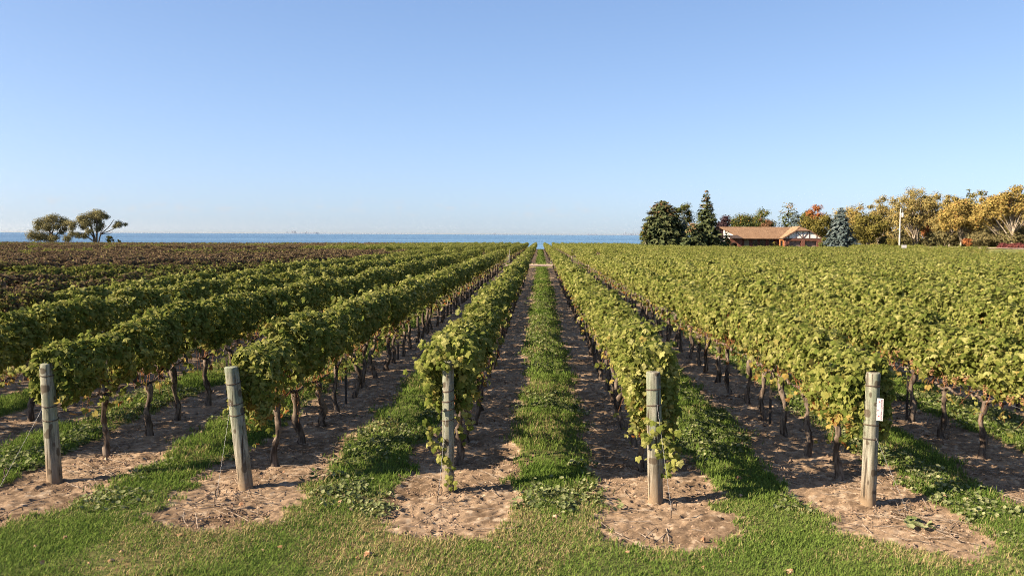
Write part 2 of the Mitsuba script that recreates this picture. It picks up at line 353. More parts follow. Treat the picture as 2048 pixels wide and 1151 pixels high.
def make_twigs():
    rng, mb = R(14), MB()
    x, y = scatter(rng, 3200, -8, 8, 7.6, 15, lambda x, y: soil_mask(x, y) ** 2 * (.3 + .7 * sstep(.45, .6, np_fbm(x * .9, y * .9, 60.0))))
    for a, b in zip(x, y):
        l, th = rng.uniform(.06, .45), rng.uniform(0, 6.28)
        t = np.linspace(-.5, .5, 4); cur = rng.normal(0, .12)
        px, py = a + l * (t * math.cos(th) - cur * t * t * math.sin(th)), b + l * (t * math.sin(th) + cur * t * t * math.cos(th))
        tube(mb, np.stack([px, py, gz(px, py) + .022 + rng.uniform(0, .03) * (t + .5)], 1), rng.uniform(.0018, .005), 4, caps=False)
    return mb.shape('twig')
scene['pruned_twigs'] = make_twigs()
tag('pruned_twigs', 'dry grey prunings and twigs lying on the soil under the vines', 'twigs', kind='stuff')

# ---------------------------------------------------------------- grapevines
def profile(w, zb, zt):
    a = np.linspace(math.radians(-62), math.radians(242), 200)
    zc, hz = (zb + zt) / 2, (zt - zb) / 2
    return a, w * np.sign(np.cos(a)) * np.abs(np.cos(a)) ** .75, zc + hz * np.sign(np.sin(a)) * np.abs(np.sin(a)) ** .75

def vine_leaves(rng, n, size, outline, y0=-.68, y1=.68, zb=.97, zt=1.80, wd=.24, cap=0, shoots=9, rough=.30, low=.26):
    """(v, f, uv) of the leaves of one vine, its trunk at the origin"""
    a, px, pz = profile(wd, zb, zt)
    seg = np.r_[0, np.cumsum(np.hypot(np.diff(px), np.diff(pz)))]
    s = rng.random(n) * seg[-1]
    aa, x, z = (np.interp(s, seg, q) for q in (a, px, pz))
    y = rng.uniform(y0, y1, n); zc = (zb + zt) / 2; off = rng.uniform(0, 99)
    lump = meshkit.fbm(np.stack([y * 2.2 + off, np.cos(aa) * 1.4 + 50, np.sin(aa) * 1.8 + 50], 1), 3) - .5
    r = 1.06 + 2 * rough * lump - np.minimum(rng.exponential(.22, n), .95)
    x, z = x * r * (.55 + .45 * np.clip((z - zb) / (.6 * (zt - zb)), 0, 1)), zc + (z - zc) * (1 + .5 * (r - 1))
    hem = zb + low * 2 * (meshkit.noise(np.stack([y * 2.6 + off, 0 * y, np.sign(x) + 3], 1)) - .35)
    hole = meshkit.noise(np.stack([y * 3.4 + off, z * 3.4, np.sign(x) + 7], 1))
    ok = (z > hem) & (rng.random(n) > .80 * np.clip((hole - .58) / .1, 0, 1))
    out = np.stack([np.cos(aa) * 1.0, np.zeros(n), np.sin(aa) * .7], 1)
    P, O = [np.stack([x, y, z], 1)[ok]], [out[ok]]
    for _ in range(shoots):                                   # shoots that stick out of the hedge
        m = int(rng.integers(5, 10)); t = np.linspace(0, 1, m)[:, None]
        b = rng.choice(len(P[0])); d = unit(O[0][b] * rng.uniform(.3, 1) + np.array([0, rng.normal(0, .5), rng.uniform(-.3, .9)]))
        L = rng.uniform(.10, .30)
        P.append(P[0][b] + d * L * t + np.array([0, 0, -.12 * L]) * t * t + rng.normal(0, .025, (m, 3))); O.append(np.repeat(d[None], m, 0))
    if cap:
        k = int(cap); q = rng.random(k); b = rng.integers(0, len(a), k)
        X, Z = px[b] * np.sqrt(q), zc + (pz[b] - zc) * np.sqrt(q)
        P.append(np.stack([X, y0 + np.abs(rng.normal(0, .09, k)) + .5 * X ** 2, Z], 1)); O.append(np.tile([0, -1.0, .1], (k, 1)))
    m = n // 60                                               # thin yellowing leaves on the canes below the hedge
    P.append(np.stack([rng.normal(0, .13, m), rng.uniform(y0, y1, m), zb - .36 + .5 * rng.random(m) ** .7], 1)); O.append(np.tile([0, 0, .3], (m, 1)) + rng.normal(0, .8, (m, 3)))
    P, O = np.vstack(P), np.vstack(O); k = len(P)
    nrm = unit(O) * .7 + np.array([0, 0, .35]) + rng.normal(0, .55, (k, 3))
    tip = np.array([0, 0, -1.0]) + .6 * O + rng.normal(0, .5, (k, 3))
    yel = rng.random(k) * .80 + .34 * np.clip((1.25 - P[:, 2]) / .5, 0, 1) + .10 * (rng.random(k) < .05)
    return cards(P, nrm, tip, size * rng.uniform(.5, 1.3, k), outline, np.stack([rng.random(k), yel], 1), curl=rng.normal(1.1, .9, k))

def vine_trunk(rng, lod=0):
    mb = MB(); n, sides = ((13, 9), (7, 6), (4, 4))[lod]
    t = np.linspace(0, 1, n); h = rng.uniform(.74, .86)
    bx, by = rng.normal(0, .05), rng.normal(0, .12)
    ph = rng.uniform(0, 6.28)
    pts = np.stack([bx * np.sin(t * 3.1) + .018 * np.sin(t * 11 + ph) * (lod < 2), by * (t - .5) + .03 * np.sin(t * 7 + ph), -.04 + (h + .04) * t], 1)
    rad = .036 + .018 * (1 - t) ** 2 + .016 * np.exp(-((t - .96) / .08) ** 2) + .006 * rng.normal(size=n) * (lod == 0)
    tube(mb, pts, rad, sides, .10 if lod == 0 else 0, rng)
    if lod < 2:
        for s in (-1, 1):                                     # the two arms along the wire
            u = np.linspace(0, 1, 6); L = rng.uniform(.38, .55)
            p = pts[-1] + np.stack([.03 * np.sin(u * 4 + ph), s * L * u, .05 * np.sin(u * 2.6) + .02 * rng.normal(size=6)], 1)
            tube(mb, p, .024 - .010 * u, 7 if lod == 0 else 5, .10 if lod == 0 else 0, rng)
    return mb, pts[-1]

def vine_canes(rng, top):
    mb = MB()
    for _ in range(13):
        s = rng.uniform(-.5, .5); t = np.linspace(0, 1, 5)
        p = np.array([top[0], top[1] + s, top[2] + .02]) + np.stack([rng.normal(0, .10) * t + .02 * np.sin(t * 6), rng.normal(0, .16) * t, rng.uniform(.3, .75) * t], 1)
        tube(mb, p, .0052 - .002 * t, 4, caps=False)
    for _ in range(4):                                        # canes that hang down
        s = rng.uniform(-.5, .5); t = np.linspace(0, 1, 6)
        p = np.array([top[0], top[1] + s, top[2] + .2]) + np.stack([rng.normal(0, .16) * t, rng.normal(0, .2) * t, .1 * t - rng.uniform(.3, .6) * t * t], 1)
        tube(mb, p, .0042 - .002 * t, 4, caps=False)
    return mb

def bunch(mb, rng, c, size=.13):
    base = trimesh.creation.icosahedron(); bv, bf = np.array(base.vertices), np.array(base.faces)
    for _ in range(34):
        t = rng.random(); r = size * .42 * (1 - t * .8) * math.sqrt(rng.random()); a = rng.uniform(0, 6.28)
        mb.add(bv * .0105 * rng.uniform(.8, 1.15) + np.array([c[0] + r * math.cos(a), c[1] + r * math.sin(a), c[2] - size * t]), bf)

STUFF = {'kind': 'stuff'}
def group_vine(name, seed, lod, leafmat, **kw):
    rng = R(seed)
    n, size, outline = ((2050, .080, LEAF_FULL), (1150, .102, LEAF_MID), (560, .130, LEAF_LOW))[lod]
    v, f, uv = vine_leaves(rng, n, size, outline, **kw)
    tr, top = vine_trunk(rng, lod)
    g = {'type': 'shapegroup', 'foliage': ply((v, f), leafmat, False, uv=uv), 'trunk': tr.shape('vine_bark', True)}
    if lod == 0: g['canes'] = vine_canes(rng, top).shape('cane_red', True)
    scene[name] = g
VAR = ((10, 8, 6), (2, 5, 6))                                 # variants per level of detail, green and purple
for c, mat in enumerate(('grape_leaf', 'purple_leaf')):
    for lod in range(3):
        for k in range(VAR[c][lod]): group_vine(f'vine_kind_{c}{lod}{k}', 100 + 50 * c + 12 * lod + k, lod, mat, shoots=(14, 10, 5)[lod], rough=.36 if c == 0 else .5, zt=1.80 if c == 0 else 1.74)

ONES = 'zeroth first second third fourth fifth sixth seventh eighth ninth tenth eleventh twelfth thirteenth fourteenth fifteenth sixteenth seventeenth eighteenth nineteenth'.split()
def ordinal(n): return ONES[n] if n < 20 else ('twentieth thirtieth fortieth'.split()[n // 10 - 2] if n % 10 == 0 else 'twenty thirty forty'.split()[n // 10 - 2] + '-' + ONES[n % 10])
def row_words(k):
    n, side = (1 - k, 'left') if k <= 0 else (k, 'right')
    return f'{ordinal(n)} vine row {side} of the grass aisle'
POST_WORDS = {-2: 'leftmost wooden end post', -1: 'second wooden end post from the left', 0: 'middle wooden end post', 1: 'fourth wooden end post from the left', 2: 'wooden end post with the white sign'}

def first_vine(k, y0, y1, trunk_y, seed, zb=.80, cap=520, n=2500, wd=.26, zt=1.82, extra=()):
    """the first vine of a row, its leaves closing the row's end"""
    key = numbered('grapevine'); rng = R(seed); x = row_x(k); ty = POST_Y[k] + trunk_y
    v, f, uv = vine_leaves(rng, n, .084, LEAF_FULL, y0 - trunk_y, y1 - trunk_y, zb=zb, zt=zt, cap=cap, wd=wd, shoots=14)
    parts = [(v, f, uv)]
    for pts, m in extra:                                      # trailing shoots, points relative to the post's foot
        t = np.linspace(0, len(pts) - 1, m); q = np.stack([np.interp(t, np.arange(len(pts)), np.array(pts)[:, i]) for i in range(3)], 1)
        q = q + rng.normal(0, .05, q.shape) - np.array([0, trunk_y, 0])
        parts.append(cards(q, np.array([-.3, -1, .3]) + rng.normal(0, .4, q.shape), np.array([0, 0, -1.0]) + rng.normal(0, .4, q.shape), .085 * rng.uniform(.5, 1.25, m), LEAF_FULL, np.stack([rng.random(m), rng.random(m) * .85], 1)))
    mb = MB()
    for p in parts: mb.add(*p)
    at = T().translate([x, ty, float(gz(x, ty))])
    scene[key + '__foliage'] = {**mb.shape('grape_leaf'), 'to_world': at}
    tr, top = vine_trunk(rng, 0)
    scene[key + '__trunk'] = {**tr.shape('vine_bark', True), 'to_world': at}
    scene[key + '__canes'] = {**vine_canes(rng, top).shape('cane_red', True), 'to_world': at}
    labels[key + '__foliage'] = labels[key + '__canes'] = STUFF
    tag(key, f'foremost grapevine of its row, right behind the {POST_WORDS[k]}', 'grapevine')
    return ty
FIRST = {
    -2: first_vine(-2, -.02, 1.85, 1.22, 21, zb=.95, zt=1.66),
    -1: first_vine(-1, .12, 1.75, 1.00, 22, zb=.74, zt=1.66),
    0: first_vine(0, .10, 1.80, 1.15, 23, zb=.92, cap=420, extra=(([(-.36, -.02, 1.52), (-.1, -.14, 1.60), (.14, -.14, 1.60), (.34, .0, 1.52)], 90), ([(-.28, .0, 1.74), (.0, -.1, 1.78), (.28, .0, 1.72)], 60), ([(-.30, .02, 1.45), (-.24, .0, 1.25), (-.2, .02, 1.05)], 44),
                                                              ([(-.12, -.12, .75), (-.16, -.13, .6), (-.04, -.12, .45)], 22), ([(-.02, -.12, .48), (.04, -.13, .3), (.05, -.12, .14)], 16), ([(.15, .08, 1.4), (.17, .12, 1.0), (.15, .1, .7)], 34))),
    1: first_vine(1, .10, 1.90, 1.25, 24, zb=.66, cap=620, extra=(([(-.05, -.12, .98), (.1, -.14, .85), (.16, -.12, .6), (.14, -.12, .38)], 44), ([(-.1, -.1, .82), (.0, -.12, .74), (.1, -.12, .7)], 24))),
    2: first_vine(2, .02, 1.75, .98, 25, zb=.72, zt=1.68, cap=560),
}

group_vine('vine_with_grapes', 190, 0, 'grape_leaf', zb=.95, shoots=10)
for i, (bx, by, bz) in enumerate(((-.20, -.40, 1.10), (-.22, .06, 1.16), (-.19, .40, 1.08))):
    mb = MB(); bunch(mb, R(300 + i), (bx, by, bz)); scene['vine_with_grapes'][f'grape_bunch_{i:03d}' if i else 'grape_bunch'] = mb.shape('grape')
near_n, stuff_n = 0, [0, 0]
near_limit = 295
cand = []
rng = R(77)
for k in range(-66, 22):
    x = row_x(k); y = (FIRST[k] if k in FIRST else float(row_y0(x)) + 1.05); last = 129.0 if x > HOUSE_X else FIELD_END
    first = True
    while y < last:
        if not (k in FIRST and first) and not (PATH0 - .9 < y < PATH1 + 1.2):
            yy = y + rng.normal(0, .06)
            if in_view(x, yy, 5.0 + .03 * yy) and yy > 7:
                cand.append((math.hypot(x, yy), k, x, yy))
        y += 1.10; first = False
cand.sort()
seen = {k: 1 if k in FIRST else 0 for k in range(-66, 24)}
shown = [c for c in cand if in_view(c[2], c[3], .6)]
near_set = set(id(c) for c in shown[:near_limit])
for c in cand:
    d, k, x, y = c
    purple = 1 if (y < PATH0 + 2 and y < {-4: 16.5}.get(k, 99 if k < -4 else 0)) or k <= -12 else 0
    if k <= -7 and y > 60 and (k * 7 + int(y / 23)) % 11 == 0: purple = 0
    lod = 0 if d < 21 else 1 if d < 55 else 2
    s = rng.uniform(.93, 1.05)
    flip = rng.choice([-1, 1])
    M = T().translate([x + rng.normal(0, .02), y, float(gz(x, y))]).scale([float(flip * rng.uniform(.9, 1.12)), float(rng.choice([-1, 1])), float(s)])
    inst = {'type': 'instance', 'shapegroup': {'type': 'ref', 'id': f'vine_kind_{purple}{lod}{rng.integers(VAR[purple][lod])}'}, 'to_world': M}
    if k == 3 and y < 17: inst['shapegroup'] = {'type': 'ref', 'id': 'vine_with_grapes'}
    if id(c) in near_set:
        key = numbered('grapevine'); scene[key] = inst
        labels[key + '__foliage'] = STUFF
        if not lod: labels[key + '__canes'] = STUFF
        seen[k] += 1
        tag(key, f"{ordinal(seen[k])} {'purple' if purple else 'green'} grapevine from the front, {row_words(k)}", 'grapevine', f'grapevines of the {row_words(k)}')
    else:
        stuff_n[purple] += 1
        scene[f"{('green_vines', 'purple_vines')[purple]}__{stuff_n[purple]:05d}"] = inst
tag('green_vines', 'mass of distant green vine rows running towards the lake', 'grapevines', kind='stuff')
tag('purple_vines', 'mass of distant purple brown vine rows on the left side of the field', 'grapevines', kind='stuff')

# ---------------------------------------------------------------- posts, wires
def end_post(k, h, rad, lean, label, seed, yoff=0.0, wraps=(), guy=None):
    key = numbered('end_post'); rng = R(seed); x, y = row_x(k), POST_Y[k]; z = float(gz(x, y))
    n, sides = 40, 28
    t = np.r_[np.linspace(-.25, h - .012, n), h]
    ang = np.arange(sides) * 2 * np.pi / sides
    rr = rad * (1.06 - .08 * t / h)[:, None] * (1 + .05 * (meshkit.fbm(np.stack([np.repeat(t * .9 + seed, sides), np.tile(np.cos(ang) * 1.2, n + 1) + 9, np.tile(np.sin(ang) * 1.2, n + 1) + 9], 1), 3).reshape(n + 1, sides) - .5) * 2)
    rr = rr * (1 - .035 * (meshkit.noise(np.stack([np.repeat(t * .6, sides), np.tile(np.cos(ang) * 5, n + 1) + 30 + seed, np.tile(np.sin(ang) * 5, n + 1) + 30], 1)).reshape(n + 1, sides) > .72))
    rr[-1] *= .93
    cx, cy = x + lean[0] * t / h, y + lean[1] * t / h
    v = np.stack([cx[:, None] + rr * np.cos(ang), cy[:, None] + rr * np.sin(ang), z + t[:, None] + 0 * rr], -1).reshape(-1, 3)
    i, j = np.meshgrid(np.arange(n), np.arange(sides), indexing='ij')
    q = np.stack([i * sides + j, i * sides + (j + 1) % sides, (i + 1) * sides + (j + 1) % sides, (i + 1) * sides + j], -1).reshape(-1, 4)
    f = np.vstack([q[:, [0, 1, 2]], q[:, [0, 2, 3]], np.stack([n * sides + np.arange(sides), n * sides + (np.arange(sides) + 1) % sides, np.full(sides, len(v))], 1)])
    v = np.vstack([v, [cx[-1], cy[-1], z + h + rng.uniform(0, .01)]])
    hgt = np.clip((v[:, 2] - z) / h, 0, 1)
    m = trimesh.Trimesh(v, f, process=False)
    scene[key + '__shaft'] = ply((v, f), 'post_wood', True, uv=np.stack([0 * hgt, hgt], 1))
    for q in wraps:                                           # turns of wire tied round the post
        a = np.linspace(0, 2 * np.pi, 25); tt = q / h; R0 = rad * (1.06 - .08 * tt) * 1.06
        mb = MB()
        for s in (0, .007): tube(mb, np.stack([x + lean[0] * tt + R0 * np.cos(a), y + lean[1] * tt + R0 * np.sin(a), z + q + s + .012 * np.sin(a + seed)], 1), .0032, 5, caps=False)
        scene[numbered(key + '__wire_wrap')] = mb.shape('rust', True)
    if guy:
        (hq, gx, gy) = guy; tt = hq / h
        a = np.array([x + lean[0] * tt + .3 * rad * np.sign(gx), y + lean[1] * tt - rad, z + hq]); b = np.array([x + gx, y + gy, float(gz(x + gx, y + gy)) + .06])
        tube(mb := MB(), a + (b - a) * np.linspace(0, 1, 8)[:, None], .0021, 5)
        scene[key + '__guy_wire'] = mb.shape('wire_metal', True)
    tag(key, label, 'post')
end_post(-2, 1.46, 0.0810, (-.05, .0), 'leftmost wooden end post, greenish and upright with dark wire turns', 31, wraps=(.95, .78, 1.32), guy=(.95, -.33, -.55))
end_post(-1, 1.46, 0.0810, (-.16, .02), 'second wooden end post from the left, mossy green and leaning left', 32, wraps=(1.27, .9, 1.03), guy=(1.05, -.12, -.6))
end_post(0, 1.55, 0.0681, (.00, .02), 'middle wooden end post, pale grey, with vine leaves hanging down its shaft', 33, wraps=(1.2, 1.08, .98, .86), guy=(.9, -.06, -.45))
end_post(1, 1.50, 0.0810, (-.05, .0), 'fourth wooden end post from the left, thick and bare topped', 34, wraps=(1.3, 1.12), guy=(1.15, .10, -.5))
end_post(2, 1.52, 0.0773, (.005, .0), 'rightmost wooden end post, carrying the small white sign', 35, wraps=(1.36, .92, .76), guy=(.80, .28, -.35))

def anchor(x, y, label, tilt=.08):
    key = numbered('ground_anchor'); z = float(gz(x, y)); mb = MB()
    a = np.linspace(-1.5, 4.7, 14)
    tube(mb, np.r_[[[x - tilt, y, z - .05], [x - .01, y, z + .10]], np.stack([x + .018 + .024 * np.cos(a - .2), 0 * a + y, z + .155 + .05 * np.sin(a)], 1)], .0065, 6)
    scene[key] = mb.shape('rust', True); tag(key, label, 'anchor')
anchor(-6.40, 9.22, 'rusty iron eye rod sticking out of the soil left of the leftmost post')
anchor(-3.58, 8.6, 'iron ground anchor at the foot of the second post\'s wire', .02)
anchor(-1.12, 8.79, 'iron ground anchor before the middle post', .02)
anchor(1.44, 8.45, 'iron ground anchor before the fourth post from the left', .02)
anchor(3.99, 8.63, 'iron ground anchor before the post with the white sign', .02)

def line_post(k, y, label, h=1.75):
    key = numbered('steel_line_post'); x = row_x(k); z = float(gz(x, y)); mb = MB()
    box(mb, (x - .02, y - .003, z - .3), (x + .02, y + .003, z + h)); box(mb, (x - .003, y + .0035, z - .3), (x + .003, y + .035, z + h - .01))
    for q in np.arange(.2, h, .15): box(mb, (x - .006, y - .009, z + q), (x + .006, y - .0032, z + q + .03))
    scene[key] = mb.shape('steel_dark'); tag(key, label, 'post', f'steel posts along the {row_words(k)}')
for k in (-3, -2, -1, 0, 1, 2, 3, 4):
    for i, y in enumerate({-2: (14.7, 20.2, 25.6), -1: (14.1, 19.4, 24.8, 30.2, 35.6), 0: (14.6, 20, 25.4), 1: (14, 19.4), 2: (12.9, 18.0, 23.4, 28.8), 3: (13.4, 18.8), -3: (14.9,), 4: (13.0,)}[k]):
        line_post(k, y, f'{ordinal(i + 1)} dark thin steel post along the {row_words(k)}')

for k in (-3, -2, -1, 0, 1, 2, 3):
    key = numbered('trellis_wire'); x = row_x(k); y0 = POST_Y.get(k, float(row_y0(x))); ys = np.linspace(y0 + .05, 40, 40); mb = MB()
    for h in (.86, 1.12, 1.36):
        tube(mb, np.stack([x + 0 * ys, ys, gz(x, ys) + h], 1), .0021, 4, caps=False)
    scene[key] = mb.shape('wire_metal', True); tag(key, f'thin steel trellis wires strung along the {row_words(k)}', 'wire', 'trellis wires of the vine rows')

def field_post(k, y, h, label):
    key = numbered('block_post'); x = row_x(k); z = float(gz(x, y)); mb = MB()
    t = np.linspace(-.2, h, 6); tube(mb, np.stack([x + .03 * t, 0 * t + y, z + t], 1), .085 - .008 * t, 10, .03, R(k + 50))
    scene[key] = mb.shape('post_wood', True); tag(key, label, 'post')
field_post(-1, 91.0, 1.55, 'pale wooden post left of the central aisle, just behind the cross path')
field_post(1, 91.5, 1.55, 'pale wooden post of the far block, just right of the central aisle')
field_post(2, 93.0, 1.6, 'grey wooden post of the far block, two rows right of the aisle')
field_post(0, 91.0, 1.55, 'wooden post of the far block at the row left of the central aisle')

# ---------------------------------------------------------------- sign on the rightmost post
B2 = {'sign_white': principled((.50, .49, .485), .5, .4), 'ink_plum': principled((.13, .03, .07), .6, .3), 'ink_red': principled((.45, .06, .07), .6, .3), 'ink_green': principled((.06, .14, .05), .6, .3), 'ink_grey': principled((.45, .43, .43), .6, .3)}
materials(B2)
def sign():
    k = 2; x, y = row_x(k) + .03, POST_Y[k] - .105; z = float(gz(x, y)) + 1.12
    key = 'row_sign'; W, H = .068, .25; th = -.22                # turned a little to the right
    M = T().translate([x + .022, y + .004, z]).rotate([0, 0, 1], math.degrees(-th) * -1)
    def put(name, v, f, mat): scene[numbered(key + '__' + name)] = {**ply((v, f), mat), 'to_world': M}
    v, f = bevel_box((W, .004, H), .0012); put('board', v, f, 'sign_white')
    t = meshkit.text_mesh('GEW\u00dcRZTRAMINER', .0165, .0012, True); tv, tf = np.array(t.vertices), np.array(t.faces)
    s = (H - .022) / (tv[:, 0].max() - tv[:, 0].min()); tv[:, 0] *= s
    # reads from top to bottom; capitals' tops face right
    q = np.stack([tv[:, 1] + .008, -.0021 - tv[:, 2], H / 2 - .011 - (tv[:, 0] - tv[:, 0].min())], 1)
    put('lettering', q, tf, 'ink_plum')
    def disc(cx, cz, r, mat, name, sides=10, sq=1.0):
        m = trimesh.creation.cylinder(r, .001, sections=sides); mv = np.array(m.vertices)
        put(name, np.stack([mv[:, 0] * sq + cx, -.0026 + mv[:, 2], mv[:, 1] + cz], 1), np.array(m.faces), mat)
    disc(-.008, .088, .008, 'ink_red', 'motif'); disc(-.002, .083, .004, 'ink_green', 'motif', 6)
    disc(-.021, -.008, .010, 'ink_plum', 'motif', 3); disc(-.012, -.073, .007, 'ink_red', 'motif'); disc(-.004, -.077, .004, 'ink_green', 'motif', 6)
    for x0, x1 in ((-.028, -.012), (-.030, .006)):
        mb = MB(); tube(mb, [[x0, -.0024, -.075], [(x0 + x1) / 2, -.0024, -.098], [x1, -.0024, -.120]], .0007, 4); v, f, _ = mb.get(); put('motif', v, f, 'ink_grey')
    tag(key, 'small white sign with dark upright lettering nailed to the rightmost wooden post', 'sign')
sign()

def fallen(x, y, s, seed, label):
    key = numbered('fallen_leaf'); rng = R(seed); p = np.array([[x, y, float(gz(x, y)) + .065]])
    v, f, uv = cards(p, np.array([[.3, -.5, 1.0]]) + rng.normal(0, .2, (1, 3)), rng.normal(size=(1, 3)), s, [(a, b, c * 2.5) for a, b, c in LEAF_FULL], np.array([[.5, .5]]))
    scene[key] = ply((v, f), 'dry_leaf', False, uv=uv); tag(key, label, 'leaf')
fallen(2.28, 7.0, .09, 1, 'curled tan leaf on the headland grass nearest the camera, right of centre')
fallen(-1.55, 7.2, .09, 2, 'dry tan leaf on the grass below the middle soil patch')
fallen(2.52, 9.8, .10, 3, 'pinkish dry leaf on the shaded grass between the fourth and fifth posts')
fallen(4.9, 9.15, .10, 4, 'pale dry leaf on the grass right of the post with the sign')
fallen(.18, 8.30, .08, 9, 'small yellowish leaf on the central strip of grass')
fallen(-.2, 9.1, .08, 10, 'small pale leaf left in the grass at the start of the central aisle')

def leaf_litter():
    rng = R(88); x, y = rng.uniform(-5.4, 4.8, 60), rng.uniform(6.8, 9.8, 60); ok = (soil_mask(x, y) < .6) | (rng.random(60) < .35); x, y = x[ok], y[ok]; k = len(x)
    v, f, uv = cards(np.stack([x, y, gz(x, y) + .06], 1), np.array([.2, -.4, 1.0]) + rng.normal(0, .35, (k, 3)), rng.normal(size=(k, 3)), rng.uniform(.03, .06, k), LEAF_FULL, np.full((k, 2), .5), curl=rng.normal(1.5, 1, k))
    scene['leaf_litter'] = ply((v, f), 'dry_leaf', False, uv=uv); tag('leaf_litter', 'small dry tan leaves scattered over the headland grass and soil', 'leaves', kind='stuff')
leaf_litter()

# ---------------------------------------------------------------- trees
MT = {
    'bark_grey': principled(speckle((.14, .115, .09), (.34, .29, .23), 6), .9, .1), 'bark_dark': principled(speckle((.06, .05, .04), (.14, .115, .09), 5), .9, .1),
    'spruce': thin(two_tone((0.045, 0.062, 0.028), (0.074, 0.091, 0.041), (0.113, 0.119, 0.055), (0.203, 0.119, 0.060), (.93, .99)), .6, .25),
    'spruce_blue': thin(two_tone((0.064, 0.090, 0.090), (0.094, 0.124, 0.124), (0.135, 0.161, 0.158)), .6, .25),
    'leaf_deep': thin(two_tone((0.050, 0.068, 0.022), (0.085, 0.100, 0.033), (0.130, 0.130, 0.045), (0.260, 0.150, 0.040)), .6, .5),
    'leaf_green_tree': thin(two_tone((.07, .085, .025), (.12, .13, .04), (.19, .19, .065)), .6, .5),
    'leaf_olive': thin(two_tone((0.095, 0.092, 0.027), (0.159, 0.139, 0.037), (0.214, 0.176, 0.053)), .6, .5),
    'leaf_gold': thin(two_tone((.20, .155, .050), (.30, .23, .072), (.39, .30, .10), (.34, .18, .065)), .6, .5),
    'leaf_tan': thin(two_tone((.185, .155, .066), (.27, .222, .085), (.34, .285, .11), (.33, .20, .06)), .6, .5),
    'leaf_rust': thin(two_tone((0.198, 0.067, 0.030), (0.299, 0.116, 0.049), (0.371, 0.175, 0.061)), .6, .5),
    'leaf_brown': thin(two_tone((.11, .062, .035), (.16, .09, .05), (.20, .12, .06)), .6, .3),
    'leaf_wine': thin(two_tone((.030, .020, .026), (.055, .034, .040), (.08, .05, .055)), .6, .3),
    'leaf_red': thin(two_tone((.085, .028, .03), (.13, .042, .042), (.17, .065, .055)), .6, .3),
    'leaf_willow': thin(two_tone((0.122, 0.118, 0.057), (0.194, 0.179, 0.086), (0.259, 0.230, 0.115)), .6, .5),
    'leaf_bush': thin(two_tone((0.090, 0.088, 0.041), (0.141, 0.123, 0.057), (0.205, 0.168, 0.082)), .6, .4),
}
materials(MT)

def leaf_balls(rng, blobs, per, card, flat=.75, soft=.5):
    """leaf cards spread through the outer part of each blob (x, y, z, r)"""
    P, N = [], []
    tot = sum(b[3] ** 2 for b in blobs)
    for bx, by, bz, r in blobs:
        k = max(6, int(2.3 * per * r * r / tot)); d = unit(rng.normal(size=(k, 3)))
        rr = r * ((1 - soft) * (.45 + .65 * rng.random(k) ** .6) + soft * np.minimum(1.15 * np.abs(rng.normal(.35, .5, k)), 1.12))
        P.append(np.array([bx, by, bz]) + d * rr[:, None] * np.array([1, 1, flat])); N.append(d + rng.normal(0, .35, (k, 3)) + np.array([0, 0, .2]))
    P, N = np.vstack(P), np.vstack(N); k = len(P)
    return cards(P, N, rng.normal(size=(k, 3)) + np.array([0, 0, -.4]), card * .64 * rng.uniform(.55, 1.35, k), CARD, np.stack([rng.random(k), rng.random(k)], 1), closed=False)

def put_tree(key, mb_trunk, crown, mat, bark_mat, label, cat):
    scene[key + '__trunk'] = mb_trunk.shape(bark_mat, True)
    v, f, uv = crown; scene[key + '__crown'] = ply((v, f), mat, False, uv=uv)
    tag(key, label, cat)

def broadleaf(name, x, y, top, wid, mat, label, seed, cat='tree', nb=28, per=3600, card=.36, base=.22, bark_mat='bark_grey', stems=1, blob=.24, lean=0.0, limbs=12, soft=.75):
    key = numbered(name); rng = R(seed); g = float(gz(x, y)); h = top - g
    zb = g + base * h; cz, hz = (zb + top) / 2, (top - zb) / 2
    d = unit(rng.normal(size=(nb, 3))) * rng.random((nb, 1)) ** .42
    rad = blob * wid * rng.uniform(.55, 1.15, nb)
    C = np.stack([x + lean + d[:, 0] * (wid / 2 - rad * .6), y + d[:, 1] * (wid / 2 - rad * .6), cz + d[:, 2] * (hz - rad * .5)], 1)
    C[:, 2] += -.12 * hz * ((C[:, 0] - x) / (wid / 2)) ** 2
    C[:, 2] = zb + (C[:, 2] - zb) * (top - zb) / ((C[:, 2] + .75 * rad).max() - zb)
    mb = MB()
    for s in range(stems):
        ox = (s - (stems - 1) / 2) * .12 * wid; t = np.linspace(0, 1, 8)
        pts = np.stack([x + ox * (.3 + t * 2) + lean * t + .06 * wid * .3 * np.sin(t * 5 + s), y + .1 * np.sin(t * 4 + s), g - .2 + (cz + .4 * hz - g) * t], 1)
        tube(mb, pts, np.maximum(.022 * h / math.sqrt(stems) * (1.05 - t), .02), 7, .06, rng)
        for c in C[rng.permutation(nb)[:limbs // stems]]:
            q = float(np.clip((c[2] - g) / (h) - .25, .25, .85)); a = pts[int(q * 7)]; u = np.linspace(0, 1, 5)[:, None]
            tube(mb, a + (c - a) * u + np.array([0, 0, .12 * h]) * u * (1 - u) * .8, .011 * h * (1.1 - u[:, 0]), 5)
    put_tree(key, mb, leaf_balls(rng, np.c_[C, rad], per, card, .75, soft), mat, bark_mat, label, cat)

